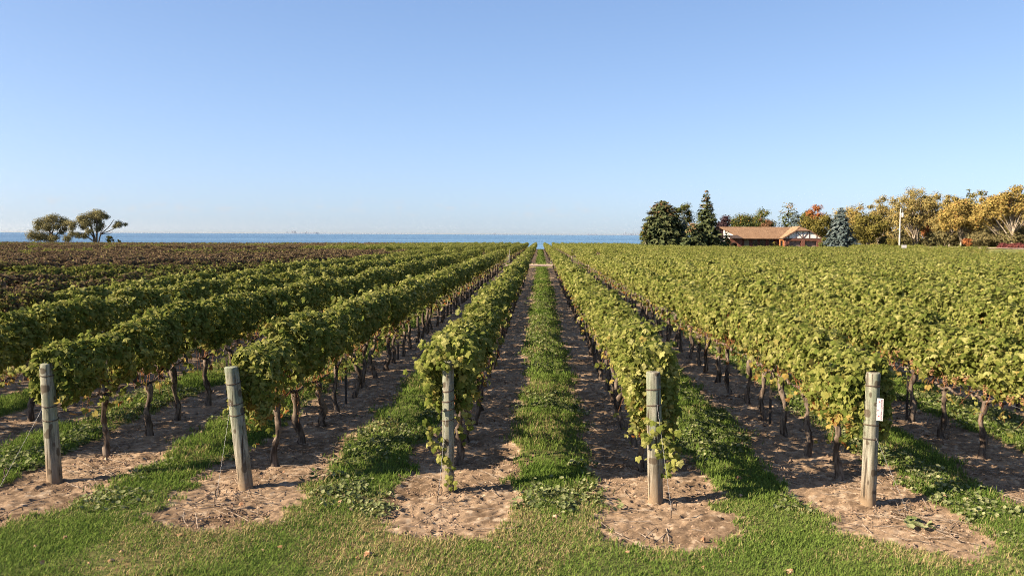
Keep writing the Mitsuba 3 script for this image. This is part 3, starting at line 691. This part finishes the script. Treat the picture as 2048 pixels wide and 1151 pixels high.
NEEDLE = [(-.22, -.1, -.03), (.22, -.1, .03), (.26, .6, -.03), (0, 1.05, -.1), (-.26, .6, .03)]
def conifer(name, x, y, top, wid, mat, label, seed, cat='spruce', whorls=26, arms=11, step=.21, card=.70, power=.8, base=.03, droop=.22, round_=0.0):
    key = numbered(name); rng = R(seed); g = float(gz(x, y)); h = top - g; P, N, D, U = [], [], [], []
    mb = MB(); t = np.linspace(0, 1, 6); tube(mb, np.stack([x + 0 * t, y + 0 * t, g - .2 + (h + .1) * t], 1), .017 * h * (1.02 - t), 6)
    for i in range(whorls):
        q = base + (1 - base) * (i + rng.uniform(-.3, .3)) / whorls; q = min(max(q, .01), .985)
        R0 = wid / 2 * ((1 - q) ** power * (1 - round_) + round_ * math.sqrt(max(0, 1 - q ** 2.6)))
        for j in range(max(5, int(1.35 * arms * (1 - .45 * q)))):
            a = rng.uniform(0, 6.283); L = max(.15, R0 * rng.uniform(.72, 1.12)); r = np.arange(.1, L, step) + rng.uniform(0, step * .6)
            if not len(r): r = np.array([L * .6])
            k = len(r); s = r / max(L, .01); out = np.array([math.cos(a), math.sin(a), 0])
            side = np.array([-out[1], out[0], 0]); w = rng.normal(0, .22, k) * (1.1 - s) * min(1, L)
            p = np.array([x, y, g + q * h]) + out * r[:, None] + side * w[:, None] + np.array([0, 0, 1.0]) * ((-droop * r + .18 * r * s) * 1.0 + rng.normal(0, .07, k))[:, None]
            P.append(p); D.append(out + side * np.sign(w)[:, None] * .5 + rng.normal(0, .2, (k, 3))); N.append(np.array([0, 0, .9]) + .6 * out + rng.normal(0, .3, (k, 3)))
            U.append(np.stack([rng.random(k), np.where(q > .72, rng.random(k) * .25 + .78, rng.random(k) * .9)], 1))
    P, N, D, U = map(np.vstack, (P, N, D, U))
    put_tree(key, mb, cards(P, N, D, card * rng.uniform(.6, 1.25, len(P)) * (1.1 - .55 * np.clip((P[:, 2] - g) / h, 0, 1)), NEEDLE, U, closed=False), mat, 'bark_dark', label, cat)

# conifers and trees left of and around the house
conifer('spruce_tree', 23.1, 152, 9.45, 8.4, 'spruce', 'broad rounded dark spruce left of the house, brown with cones at its top', 401, whorls=46, arms=22, power=.5, round_=.75, droop=.15, card=.8)
broadleaf('shrub', 19.7, 150, 5.2, 2.8, 'leaf_deep', 'grey green tall bush at the left foot of the broad rounded spruce', 402, 'bush', nb=14, per=900, base=.02)
broadleaf('leafy_tree', 28.4, 162, 9.7, 5.2, 'leaf_deep', 'green broad leaved tree peeping out between the two big dark spruces', 403, nb=22, per=2000)
conifer('spruce_tree', 27.6, 156.5, 8.1, 3.4, 'spruce_blue', 'narrow blue grey spruce between the rounded spruce and the tall pointed one', 404, whorls=24, arms=10)
conifer('spruce_tree', 29.95, 146, 11.35, 7.6, 'spruce', 'tallest dark pointed spruce standing at the left end of the house', 405, whorls=38, arms=13, power=.95, droop=.12)
conifer('spruce_tree', 27.2, 143.5, 5.4, 4.8, 'spruce', 'low dark spruce in front between the rounded and the tall spruce', 406, whorls=18, arms=13, power=.6, round_=.3)
broadleaf('leafy_tree', 39.4, 175, 7.7, 5.6, 'leaf_wine', 'dark wine purple tree behind the left end of the brown roof', 407, nb=24, per=2600, base=.02)
conifer('small_conifer', 34.1, 148, 4.0, 3.0, 'leaf_green_tree', 'small green conifer in front of the white gable at the left of the house', 408, 'conifer', whorls=20, arms=12, step=.2, card=.42, power=.6, round_=.3)
broadleaf('shrub', 52.5, 149.5, 2.9, 2.6, 'leaf_deep', 'dark low bush between the garage and the large blue spruce', 423, 'bush', nb=10, per=500, base=.0)
# behind the house
broadleaf('leafy_tree', 47.6, 190, 8.6, 7.2, 'leaf_deep', 'olive green tree over the left part of the roof', 411, per=2400)
broadleaf('leafy_tree', 54.0, 196, 10.0, 7.4, 'leaf_deep', 'taller olive green tree over the middle of the roof', 412, per=2600)
conifer('pine_tree', 60.6, 198, 11.3, 7.0, 'leaf_deep', 'loose topped green pine behind the house, right of the olive trees', 413, 'pine', whorls=20, arms=9, power=.45, round_=.4, droop=-.05, step=.5, card=.75)
broadleaf('leafy_tree', 66.5, 203, 9.9, 5.0, 'leaf_deep', 'small green tree between the pine and the orange maple', 422, nb=18, per=1300)
broadleaf('shrub', 50.8, 183, 7.0, 3.8, 'leaf_brown', 'reddish brown bush just above the middle of the roof', 414, 'bush', nb=14, per=1100)
conifer('spruce_tree', 57.0, 181, 8.8, 5.4, 'spruce_blue', 'pale blue spruce rising behind the right end of the roof', 415, whorls=24, arms=12, power=.65)
broadleaf('leafy_tree', 64.4, 190, 10.5, 5.0, 'leaf_rust', 'orange and brown maple behind the garage end of the house', 416, nb=18, per=1500)
broadleaf('leafy_tree', 60.2, 176, 8.2, 8.2, 'leaf_olive', 'yellow olive rounded tree right behind the garage', 417, per=2900, base=.08)
conifer('spruce_tree', 51.4, 139, 7.95, 5.6, 'spruce_blue', 'large blue spruce standing right of the garage', 418, whorls=30, arms=15, power=.62, droop=.10, base=.0)
broadleaf('leafy_tree', 60.4, 150, 7.5, 8.0, 'leaf_olive', 'dense dark olive rounded tree right of the large blue spruce', 419, per=3400, nb=34, base=.04, blob=.2)
# the row of autumn trees along the right edge
broadleaf('autumn_tree', 69.5, 182, 10.6, 9.0, 'leaf_gold', 'golden tree behind the large blue spruce', 431, per=2400, base=.2)
broadleaf('autumn_tree', 66.5, 160, 11.2, 7.4, 'leaf_tan', 'thin crowned tan tree just left of the utility pole', 432, per=2890, card=.28, nb=30, blob=.16, limbs=20)
broadleaf('autumn_tree', 58.9, 128, 10.8, 9.2, 'leaf_tan', 'tall airy tree with two pale stems right of the utility pole', 433, per=4420, card=.24, nb=46, blob=.13, base=.30, stems=2, limbs=30)
broadleaf('autumn_tree', 61.5, 133, 9.2, 5.5, 'leaf_tan', 'tan bare branched tree close behind the utility pole', 444, per=2550, card=.24, nb=30, blob=.15, base=.1, limbs=20)
broadleaf('autumn_tree', 60.8, 118, 8.4, 7.0, 'leaf_gold', 'broad golden tree right of the airy two stemmed tree', 434, per=5100, card=.26, nb=40, blob=.15, base=.22, limbs=18)
broadleaf('autumn_tree', 62.6, 110, 8.7, 6.4, 'leaf_gold', 'golden tree with a slanting trunk, left of the rightmost tall tree', 435, per=4760, card=.25, nb=38, blob=.15, base=.28, lean=-1.6, limbs=18)
broadleaf('autumn_tree', 59.4, 103, 9.5, 6.6, 'leaf_gold', 'rightmost tall golden tree with a straight pale trunk and loose top', 436, per=4590, card=.24, nb=42, blob=.14, base=.30, limbs=26)
broadleaf('autumn_tree', 59.4, 95, 7.9, 5.4, 'leaf_gold', 'golden tree cut by the right edge of the picture', 437, per=3400, card=.24, nb=30, blob=.16, base=.25)
broadleaf('shrub', 63.7, 134, 7.0, 3.2, 'leaf_rust', 'bright orange red small tree right of the two pale stems', 438, 'tree', nb=18, per=1000, card=.3, base=.2)
broadleaf('shrub', 58.2, 111, 2.8, 1.7, 'leaf_rust', 'low bright orange bush under the golden trees', 439, 'bush', nb=9, per=230, card=.28, base=.02)
broadleaf('shrub', 52.9, 122, 2.75, 2.6, 'leaf_olive', 'low olive bush at the foot of the utility pole, to its left', 440, 'bush', nb=12, per=600, card=.3, base=.02)
broadleaf('shrub', 56.6, 127, 4.2, 3.8, 'leaf_bush', 'dark twiggy bush just right of the foot of the utility pole', 441, 'bush', nb=16, per=1100, card=.3, base=.02)
broadleaf('shrub', 59.5, 120, 3.9, 4.4, 'leaf_bush', 'dark bush under the broad golden tree', 442, 'bush', nb=16, per=1200, card=.3, base=.02)
broadleaf('shrub', 61.0, 104, 3.9, 5.4, 'leaf_bush', 'dark bush behind the rightmost tall golden tree', 443, 'bush', nb=18, per=1300, card=.3, base=.02)
broadleaf('shrub', 61.5, 113, 4.2, 4.4, 'leaf_bush', 'brown green bush behind the slanting trunk', 446, 'bush', nb=16, per=1200, card=.3, base=.02)
for i, (x, y, top, wid, mat, lab) in enumerate(((62.2, 124, 9.4, 6.4, 'leaf_tan', 'muted tan tree filling the gap between the airy tree and the broad golden tree'), (72.0, 152, 11.0, 8.5, 'leaf_tan', 'tall tan tree in the second rank, behind the orange red small tree'),
                                                (71.0, 134, 10.6, 8.0, 'leaf_olive', 'olive yellow tree in the second rank, left of the slanting trunk'), (69.0, 117, 10.4, 8.0, 'leaf_tan', 'tall tan tree in the second rank, left of the rightmost tall tree'), (68.0, 103, 9.6, 7.5, 'leaf_tan', 'tan tree in the second rank at the right edge'))):
    broadleaf('autumn_tree', x, y, top, wid, mat, lab, 460 + i, per=5440, card=.24, nb=44, blob=.14, base=.1, limbs=20)
for i, (x, y, top, wid, lab) in enumerate(((75.0, 150, 10.9, 3.4, 'dark pointed conifer tip above the golden trees, first from the left'), (78.4, 150, 11.8, 4.0, 'dark conifer above the golden trees, second from the left'),
                                           (81.4, 150, 11.6, 3.2, 'dark conifer above the golden trees, third from the left'), (83.7, 140, 11.8, 3.6, 'dark conifer tip at the right edge of the picture'))):
    conifer('far_conifer', x, y, top, wid, 'spruce', lab, 450 + i, 'conifer', whorls=30, arms=11, step=.3, card=.62)
def wood_mass(key, label, cat, rng, spots, mat, per, card):
    v, f, uv = leaf_balls(rng, spots, per, card); scene[key] = ply((v, f), mat, False, uv=uv); tag(key, label, cat, kind='stuff')
rng = R(470)
wood_mass('background_wood', 'tan and golden wood filling the space behind the row of autumn trees', 'wood', rng,
          [(66 + 20 * a + .05 * (y - 120), y, float(gz(66, y)) - .2 + 7.2 * b, 1.9) for a, b, y in zip(rng.random(420), rng.random(420), rng.uniform(92, 205, 420))], 'leaf_tan', 30000, .42)
wood_mass('undergrowth', 'brown twiggy undergrowth below the autumn trees', 'bushes', rng,
          [(60.5 + 5 * a + .04 * (y - 90), y, float(gz(61, y)) + .2 + 2.2 * b, .9) for a, b, y in zip(rng.random(230), rng.random(230), rng.uniform(84, 160, 230))], 'leaf_bush', 13000, .32)
wood_mass('red_hedge', 'low dark red hedge under the trees at the right edge', 'hedge', rng,
          [(55.2 + .9 * a + .08 * (y - 90), y, float(gz(56, y)) + .05 + .3 * b, .38) for a, b, y in zip(rng.random(46), rng.random(46), rng.uniform(84, 101, 46))], 'leaf_red', 2600, .22)
scene['driveway'] = ply(strip_mesh(54.0, 54.5, 78, 121, 4, 60, .05, 0), 'gravel', True)
tag('driveway', 'narrow pale track on the bank in front of the autumn trees', kind='structure')

def px_tree(name, base, limbs, blobs, label, seed, Y=238.0, m=.151, per=9500, card=.36, cat='willow'):
    """a wind-shaped willow; blobs (dx, dz, r) and limbs in tenths of a metre about the foot"""
    key = numbered(name); rng = R(seed); bx, bz = base; mb = MB()
    for pts, r in limbs:
        p = np.array([(bx + a * .1, Y + rng.normal(0, .5) * (i > 0), bz + b * .1) for i, (a, b) in enumerate(pts)])
        t = np.linspace(0, len(p) - 1, 9); q = np.stack([np.interp(t, np.arange(len(p)), p[:, i]) for i in range(3)], 1)
        tube(mb, q, r * np.linspace(1, .35, 9), 6, .05, rng)
    B = np.array([(bx + a * .1 + rng.normal(0, .1), Y + rng.normal(0, 1.1), bz + b * .1, r * .155) for a, b, r in blobs])
    put_tree(key, mb, leaf_balls(rng, B, per, card, .8, .95), 'leaf_willow', 'bark_dark', label, cat)
px_tree('willow_tree', (-148.0, .3), [([(0, -10), (3, 15), (-8, 35), (-20, 55)], .35), ([(0, -10), (5, 20), (12, 40), (10, 62)], .3), ([(2, 0), (18, 22), (35, 34), (54, 52)], .2), ([(-4, 0), (-20, 12), (-32, 30)], .2), ([(8, 5), (26, 16), (48, 10)], .12)],
        [(-44, 18, 14), (-54, 11, 9), (-45, 40, 8), (-30, 55, 13), (-14, 65, 12), (6, 68, 13), (26, 61, 12), (42, 52, 8), (56, 56, 7), (-20, 40, 10), (-6, 46, 12), (20, 44, 10), (36, 36, 7), (54, 10, 9), (-28, 14, 13), (-9, 10, 12), (12, 9, 10), (28, 27, 7), (46, 6, 7)],
        'rounded willow tree, the left one of the pair at the far left', 481)
px_tree('willow_tree', (-134.6, .3), [([(0, -10), (-4, 20), (-10, 45), (-20, 62)], .4), ([(4, -10), (6, 25), (8, 50), (4, 75)], .36), ([(-2, 0), (-22, 16), (-44, 22), (-60, 24)], .22), ([(10, -10), (18, 22), (40, 42), (60, 66)], .24), ([(18, 22), (44, 32), (68, 44)], .18), ([(17, 22), (30, 46), (36, 62)], .12), ([(20, 22), (44, 24), (58, 30)], .1), ([(-2, 10), (-20, 40), (-42, 56)], .2)],
        [(-57, 52, 9), (-45, 62, 11), (-30, 70, 11), (-15, 76, 12), (2, 83, 12), (22, 80, 11), (34, 75, 7), (-38, 44, 8), (-60, 40, 7), (-62, 22, 8), (-45, 19, 8), (-28, 17, 8), (-15, 55, 12), (0, 62, 11), (8, 40, 9), (-6, 30, 8), (16, 48, 7), (69, 54, 8), (78, 50, 7), (84, 52, 5), (60, 45, 5)],
        'wind swept willow tree with bare right limbs, right one of the far left pair', 482)
broadleaf('shrub', -130.0, 238, 2.2, 3.2, 'leaf_deep', 'small dark bush at the right foot of the wind swept willow', 483, 'bush', nb=10, per=420, base=.0)
broadleaf('shrub', -127.0, 238, 1.0, 1.8, 'leaf_deep', 'tiny dark bush on the shore right of the willows', 484, 'bush', nb=8, per=200, base=.0)

# ---------------------------------------------------------------- utility pole, box sign
def utility_pole():
    x, y = 52.1, 118.0; g = float(gz(x, y)); k = 'utility_pole'; mb = MB(); t = np.linspace(0, 1, 8)
    tube(mb, np.stack([x + 0 * t, y + 0 * t, g - .5 + (7.05 - g + .5) * t], 1), .13 - .04 * t, 12); scene[k + '__shaft'] = mb.shape('pole_white', True)
    mb = MB(); t = np.array([0, .05, .9, 1.0]); tube(mb, np.stack([x + .28 + 0 * t, y - .1 + 0 * t, 5.75 + .62 * t], 1), [.14, .18, .18, .12], 12); scene[k + '__transformer'] = mb.shape('pole_white', True)
    mb = MB(); box(mb, (x - .05, y - .14, 5.95), (x + .2, y - .06, 6.05)); scene[k + '__bracket'] = mb.shape('steel_dark')
    mb = MB(); tube(mb, [[x + .28, y - .1, 6.37], [x + .28, y - .1, 6.52]], [.03, .02], 6); scene[k + '__insulator'] = mb.shape('sign_white')
    tag(k, 'white utility pole with a small transformer, standing before the autumn trees', 'utility pole')
materials({'pole_white': principled(speckle((.30, .29, .275), (.40, .39, .375), 3), .7, .3), 'stucco': principled(speckle((.62, .61, .61), (.68, .67, .67), 2), .85, .2), 'timber_dark': principled(speckle((.075, .045, .04), (.12, .07, .06), 4), .8, .2),
           'shingle': principled(shingle_col, .95, .05), 'brick': principled(brick_col, .9, .1), 'door_brown': principled(speckle((.17, .125, .12), (.21, .155, .15), 2), .6, .3), 'cedar': principled(speckle((.50, .20, .075), (.60, .27, .11), 6), .7, .2),
           'pane_dark': principled((.02, .024, .028), .08, .6), 'curtain': principled(speckle((.20, .19, .13), (.27, .25, .17), 5), .8, .2), 'eave_dark': principled((.06, .045, .04), .8, .2),
           'tower': principled(speckle((.19, .215, .26), (.24, .27, .315), .02), .6, .4)})
utility_pole()
mb = MB(); g = float(gz(42.5, 95)); v, f = bevel_box((.56, .05, .34), .01); mb.add(v + np.array([42.5, 95, 1.80]), f)
scene['field_board__board'] = mb.shape('sign_white')
mb = MB(); box(mb, (42.44, 95.03, g - .3), (42.56, 95.09, 1.92)); scene['field_board__post'] = mb.shape('post_wood')
tag('field_board', 'small blank white board just above the vines, below the utility pole', 'board')

# ---------------------------------------------------------------- house
def house():
    H = 'brick_house'; Y0, YR, YB = 153.2, 158.0, 163.0; zg, ze, zr = -.15, 2.45, 4.68
    def poly(name, pts, mat, uv=None, thick=None):
        """a flat polygon (fan) with thickness along its normal, downwards"""
        p = np.array(pts, float); n = unit(np.cross(p[1] - p[0], p[2] - p[0])); th = .12 if thick is None else thick; k = len(p)
        v = np.vstack([p, p - n * th]); i = np.arange(1, k - 1)
        f = np.vstack([np.stack([0 * i, i, i + 1], 1), np.stack([0 * i + k, i + k + 1, i + k], 1)] + [np.array([[a, a + k, (a + 1) % k + k], [a, (a + 1) % k + k, (a + 1) % k]]) for a in range(k)])
        if uv is None:
            e = unit(p[1] - p[0]); b = np.cross(n, e); uv = np.stack([(v - p[0]) @ e, (v - p[0]) @ b], 1) + 50
        key = numbered(H + '__' + name); scene[key] = ply((v, f), mat, False, uv=uv); return key
    def bx(name, a, b, mat):
        mb = MB(); x0, y0, z0 = a; x1, y1, z1 = b
        v = np.array([[x, y, z] for z in (z0, z1) for y in (y0, y1) for x in (x0, x1)], float)
        fs = [[0, 2, 3, 1], [4, 5, 7, 6], [0, 1, 5, 4], [1, 3, 7, 5], [3, 2, 6, 7], [2, 0, 4, 6]]
        V, F, U = [], [], []
        for q in fs:
            w = v[q]; d = np.ptp(w, axis=0); ax = [i for i in range(3) if d[i] > 1e-9]; n = len(V) * 4
            V.append(w); F.append([[n, n + 1, n + 2], [n, n + 2, n + 3]]); U.append(w[:, ax[:2]] + 50)
        key = numbered(H + '__' + name); scene[key] = ply((np.vstack(V), np.vstack(F)), mat, False, uv=np.vstack(U)); return key
    # main walls: pieces left and right of the openings, butted end to end
    bx('wall', (38.6, 154.4, zg - .6), (45.9, 154.65, ze - .05), 'brick'); bx('wall', (38.6, 162.0, zg - .6), (52.6, 162.25, ze - .05), 'brick')
    bx('wall', (38.35, 154.4, zg - .6), (38.598, 162.25, ze - .05), 'brick')
    for x0, x1, nm, mat, zb in ((39.0, 39.9, 'window', 'curtain', .95), (40.6, 41.5, 'window', 'pane_dark', .95), (42.0, 43.0, 'door', 'pane_dark', -.1), (43.7, 44.5, 'window', 'pane_dark', .95)):
        k = bx(nm, (x0, 154.36, zb), (x1, 154.398, 2.15), mat)
        mb = MB()
        for a, b in (((x0 - .06, 154.33, zb - .06), (x1 + .06, 154.396, zb)), ((x0 - .06, 154.33, 2.15), (x1 + .06, 154.396, 2.21)), ((x0 - .06, 154.33, zb), (x0, 154.396, 2.15)), ((x1, 154.33, zb), (x1 + .06, 154.396, 2.15))): box(mb, a, b)
        scene[k + '__frame'] = mb.shape('timber_dark')
    bx('planter', (38.8, 152.7, zg - .6), (45.0, 152.95, 1.0), 'brick')
    # brick porch screen with an arch at the left
    t = np.linspace(0, math.pi, 12); arch = [(36.9 + .62 * math.cos(a), 1.15 + .62 * math.sin(a)) for a in t]
    from shapely.geometry import Polygon
    P = Polygon([(35.2, zg - .6), (38.34, zg - .6), (38.34, 2.42), (35.2, 2.42)]).difference(Polygon(arch + [(36.28, zg - .7), (37.52, zg - .7)]))
    m = trimesh.creation.extrude_polygon(P, .25, engine='earcut'); v = np.array(m.vertices); v = np.stack([v[:, 0], 153.5 - v[:, 2] + .25, v[:, 1]], 1)
    scene[H + '__porch_wall'] = ply((v, np.array(m.faces)[:, ::-1]), 'brick', False, uv=v[:, [0, 2]] + 50)
    poly('porch_roof', [(35.9, 152.6, 2.50), (38.3, 152.6, 2.50), (37.6, 153.9, 3.05), (35.9, 153.9, 3.05)], 'eave_dark')
    # white gable at the left end, its ridge running out past the wall
    poly('gable_wall', [(38.25, 154.2, ze), (35.9, 157.9, 4.45), (35.75, 157.9, 1.95), (38.2, 154.2, 1.95)], 'stucco', thick=.1)
    bx('wall', (35.6, 154.3, zg - .6), (38.34, 154.398, 1.94), 'eave_dark')
    mb = MB(); tube(mb, [[38.0, 153.9, 2.6], [35.6, 157.7, 3.35]], .07, 4); scene[H + '__gable_beam'] = mb.shape('timber_dark')
    # roofs
    poly('roof', [(38.1, Y0, ze), (47.4, Y0, ze), (49.4, YR, zr), (35.0, YR, zr)], 'shingle')
    poly('roof', [(52.9, YB, ze), (38.1, YB, ze), (35.0, YR, zr), (49.6, YR, zr)], 'shingle')
    # garage wing
    gx0, gx1, gy = 45.35, 53.05, 151.9; cx = (gx0 + gx1) / 2; zc = 3.98; k0, k1 = cx - 1.28, cx + 1.28
    bx('wall', (46.0, gy, zg - .6), (46.75, gy + .25, 2.36), 'brick'); bx('wall', (48.95, gy, zg - .6), (49.65, gy + .25, 2.36), 'brick'); bx('wall', (51.85, gy, zg - .6), (52.7, gy + .25, 2.36), 'brick')
    bx('wall', (46.752, gy, 2.08), (48.948, gy + .25, 2.36), 'brick'); bx('wall', (49.652, gy, 2.08), (51.848, gy + .25, 2.36), 'brick')
    bx('wall', (46.0, gy + .252, zg - .6), (46.25, 154.39, 2.36), 'brick'); bx('wall', (52.45, gy + .252, zg - .6), (52.7, 161.99, 2.36), 'brick')
    for x0, x1 in ((46.752, 48.948), (49.652, 51.848)):
        d = bx('garage_door', (x0, gy + .55, zg - .6), (x1, gy + .6, 2.2), 'door_brown')
        for j in range(4):
            mb = MB(); v, f = bevel_box((x1 - x0 - .1, .03, .48), .012); mb.add(v + np.array([(x0 + x1) / 2, gy + .534, .12 + .53 * j]), f); scene[numbered(d + '__panel')] = mb.shape('door_brown')
    # half timbered gable over the doors
    poly('gable_wall', [(gx0 + .5, gy + .05, 2.55), (gx1 - .5, gy + .05, 2.55), (k1, gy + .05, zc - .1), (k0, gy + .05, zc - .1)], 'stucco', thick=.1)
    def beam(x0, z0, x1, z1, w=.055, y=gy - .02):
        d = unit(np.array([x1 - x0, z1 - z0])); n = np.array([-d[1], d[0]]) * w; mb = MB()
        c = [np.array([x0, z0]) + n, np.array([x0, z0]) - n, np.array([x1, z1]) - n, np.array([x1, z1]) + n]
        v = np.array([[q[0], yy, q[1]] for yy in (y, y + .068) for q in c]); mb.add(v, [[0, 1, 2, 3], [7, 6, 5, 4], [0, 4, 5, 1], [1, 5, 6, 2], [2, 6, 7, 3], [3, 7, 4, 0]]); scene[numbered(H + '__gable_beam')] = mb.shape('timber_dark')
    beam(gx0 + .1, 2.46, gx1 - .1, 2.46, .10, gy - .04)
    for xx, top in ((k0 - 1.3, 3.2), (k0 + .05, 3.86), (k1 - .05, 3.86), (k1 + 1.3, 3.2)): beam(xx, 2.562, xx, top)
    beam(cx, 2.562, cx, 3.86, .06)
    beam(k0 + .15, 3.8, cx - .12, 2.6, .06, gy - .03); beam(k1 - .15, 3.8, cx + .12, 2.6, .06, gy - .03)
    ov = gy - .34
    poly('roof', [(gx0, YR, 2.42), (gx0, ov, 2.42), (k0, ov, zc), (cx, ov + 1.7, zr + .02), (cx, YR, zr + .02)][::-1], 'shingle')
    poly('roof', [(gx1, ov, 2.42), (gx1, YR + 4.9, 2.42), (cx, YR, zr + .02), (cx, ov + 1.7, zr + .02), (k1, ov, zc)], 'shingle')
    poly('roof', [(k0, ov, zc), (k1, ov, zc), (cx, ov + 1.7, zr + .02)], 'shingle')
    for a, b in (((gx0, 2.36), (k0, zc - .06)), ((k0, zc - .06), (k1, zc - .06)), ((k1, zc - .06), (gx1, 2.36))): beam(*a, *b, .09, ov + .02)
    d = bx('side_light', (45.2, 152.6, zg - .4), (45.85, 152.64, 2.3), 'pane_dark'); mb = MB()
    for a, b in (((45.1, 152.55, zg - .4), (45.3, 152.66, 2.3)), ((45.75, 152.55, zg - .4), (45.95, 152.66, 2.3)), ((45.3, 152.55, 2.1), (45.75, 152.66, 2.3))): box(mb, a, b)
    scene[d + '__frame'] = mb.shape('cedar')
    tag(H, 'long low brick house with brown shingle roof and half timbered double garage gable', 'house')
house()
broadleaf('shrub', 44.2, 151.6, 1.9, 1.3, 'leaf_olive', 'small rounded bush beside the house door, left of the garage', 490, 'bush', nb=9, per=360, card=.24, base=.0)

# ---------------------------------------------------------------- skyline across the lake
def tower(x, w, h, kind='block', Y=45000.0, label=''):
    key = numbered('high_rise' if kind != 'spire' else 'observation_tower'); z = -6.0; mb = MB()
    if kind == 'spire':
        t = np.array([0, .2, .60, .601, .64, .66, .661, .80, .81, 1.0]); r = np.array([30, 16, 9, 22, 24, 14, 8, 6, 3, 1.2]); tube(mb, np.stack([x + 0 * t, Y + 0 * t, z + h * t], 1), r, 10)
    else:
        box(mb, (x - w / 2, Y - w / 2, z), (x + w / 2, Y + w / 2, z + h * .86)); box(mb, (x - w * .36, Y - w * .36, z + h * .86), (x + w * .36, Y + w * .36, z + h * .95)); box(mb, (x - w * .12, Y - w * .12, z + h * .95), (x + w * .12, Y + w * .12, z + h))
    scene[key] = mb.shape('tower'); tag(key, label, 'tower', 'far towers of the skyline' if kind != 'spire' else None)
SKY = [(-14330, 48, 110), (-14050, 55, 190), (-13950, 90, 170), (-13880, 70, 165), (-13815, 45, 110), (-13640, 230, 55), (-13400, 300, 60), (-13215, 45, 140), (-13130, 45, 110), (-12900, 190, 70), (-12720, 200, 100), (-12560, 120, 60),
       (-2630, 120, 45), (-2560, 40, 110), (-2490, 40, 95), (-2420, 40, 90), (-1890, 40, 50), (-1790, 40, 50),
       (2630, 60, 85), (2730, 60, 85), (2850, 200, 55), (3100, 260, 60), (3700, 70, 65), (4090, 60, 80), (4430, 70, 75), (4660, 70, 110), (4770, 60, 180), (4815, 60, 150), (4955, 60, 120), (5060, 90, 110), (5150, 60, 115), (5330, 70, 130), (5470, 70, 180), (5590, 70, 150), (5700, 120, 95)]
for i, (x, w, h) in enumerate(SKY):
    part = 'left' if x < -8000 else 'middle' if x < 0 else 'right'
    j = i + 1 if part == 'left' else i - 11 if part == 'middle' else i - 17
    tower(x, w, h, label=f'{ordinal(j)} faint tower from the left in the {part} part of the skyline over the lake')
tower(5225, 0, 390, 'spire', label='faint tall needle shaped tower on the lake horizon left of the big spruce')

# ---------------------------------------------------------------- air
HAZE = 0.5e-5
scene['air'] = {'type': 'homogeneous', 'phase': {'type': 'hg', 'g': .5}, 'albedo': {'type': 'rgb', 'value': [.95, .955, .96]}, 'sigma_t': {'type': 'rgb', 'value': [HAZE, HAZE, HAZE]}}
scene['haze'] = {'type': 'cube', 'to_world': T().translate([0, 0, 196]).scale([47500, 47500, 204]), 'bsdf': {'type': 'null'}, 'interior': {'type': 'ref', 'id': 'air'}}
scene['camera']['medium'] = {'type': 'ref', 'id': 'air'}
tag('haze', 'thin pale haze over the far lake', kind='stuff')
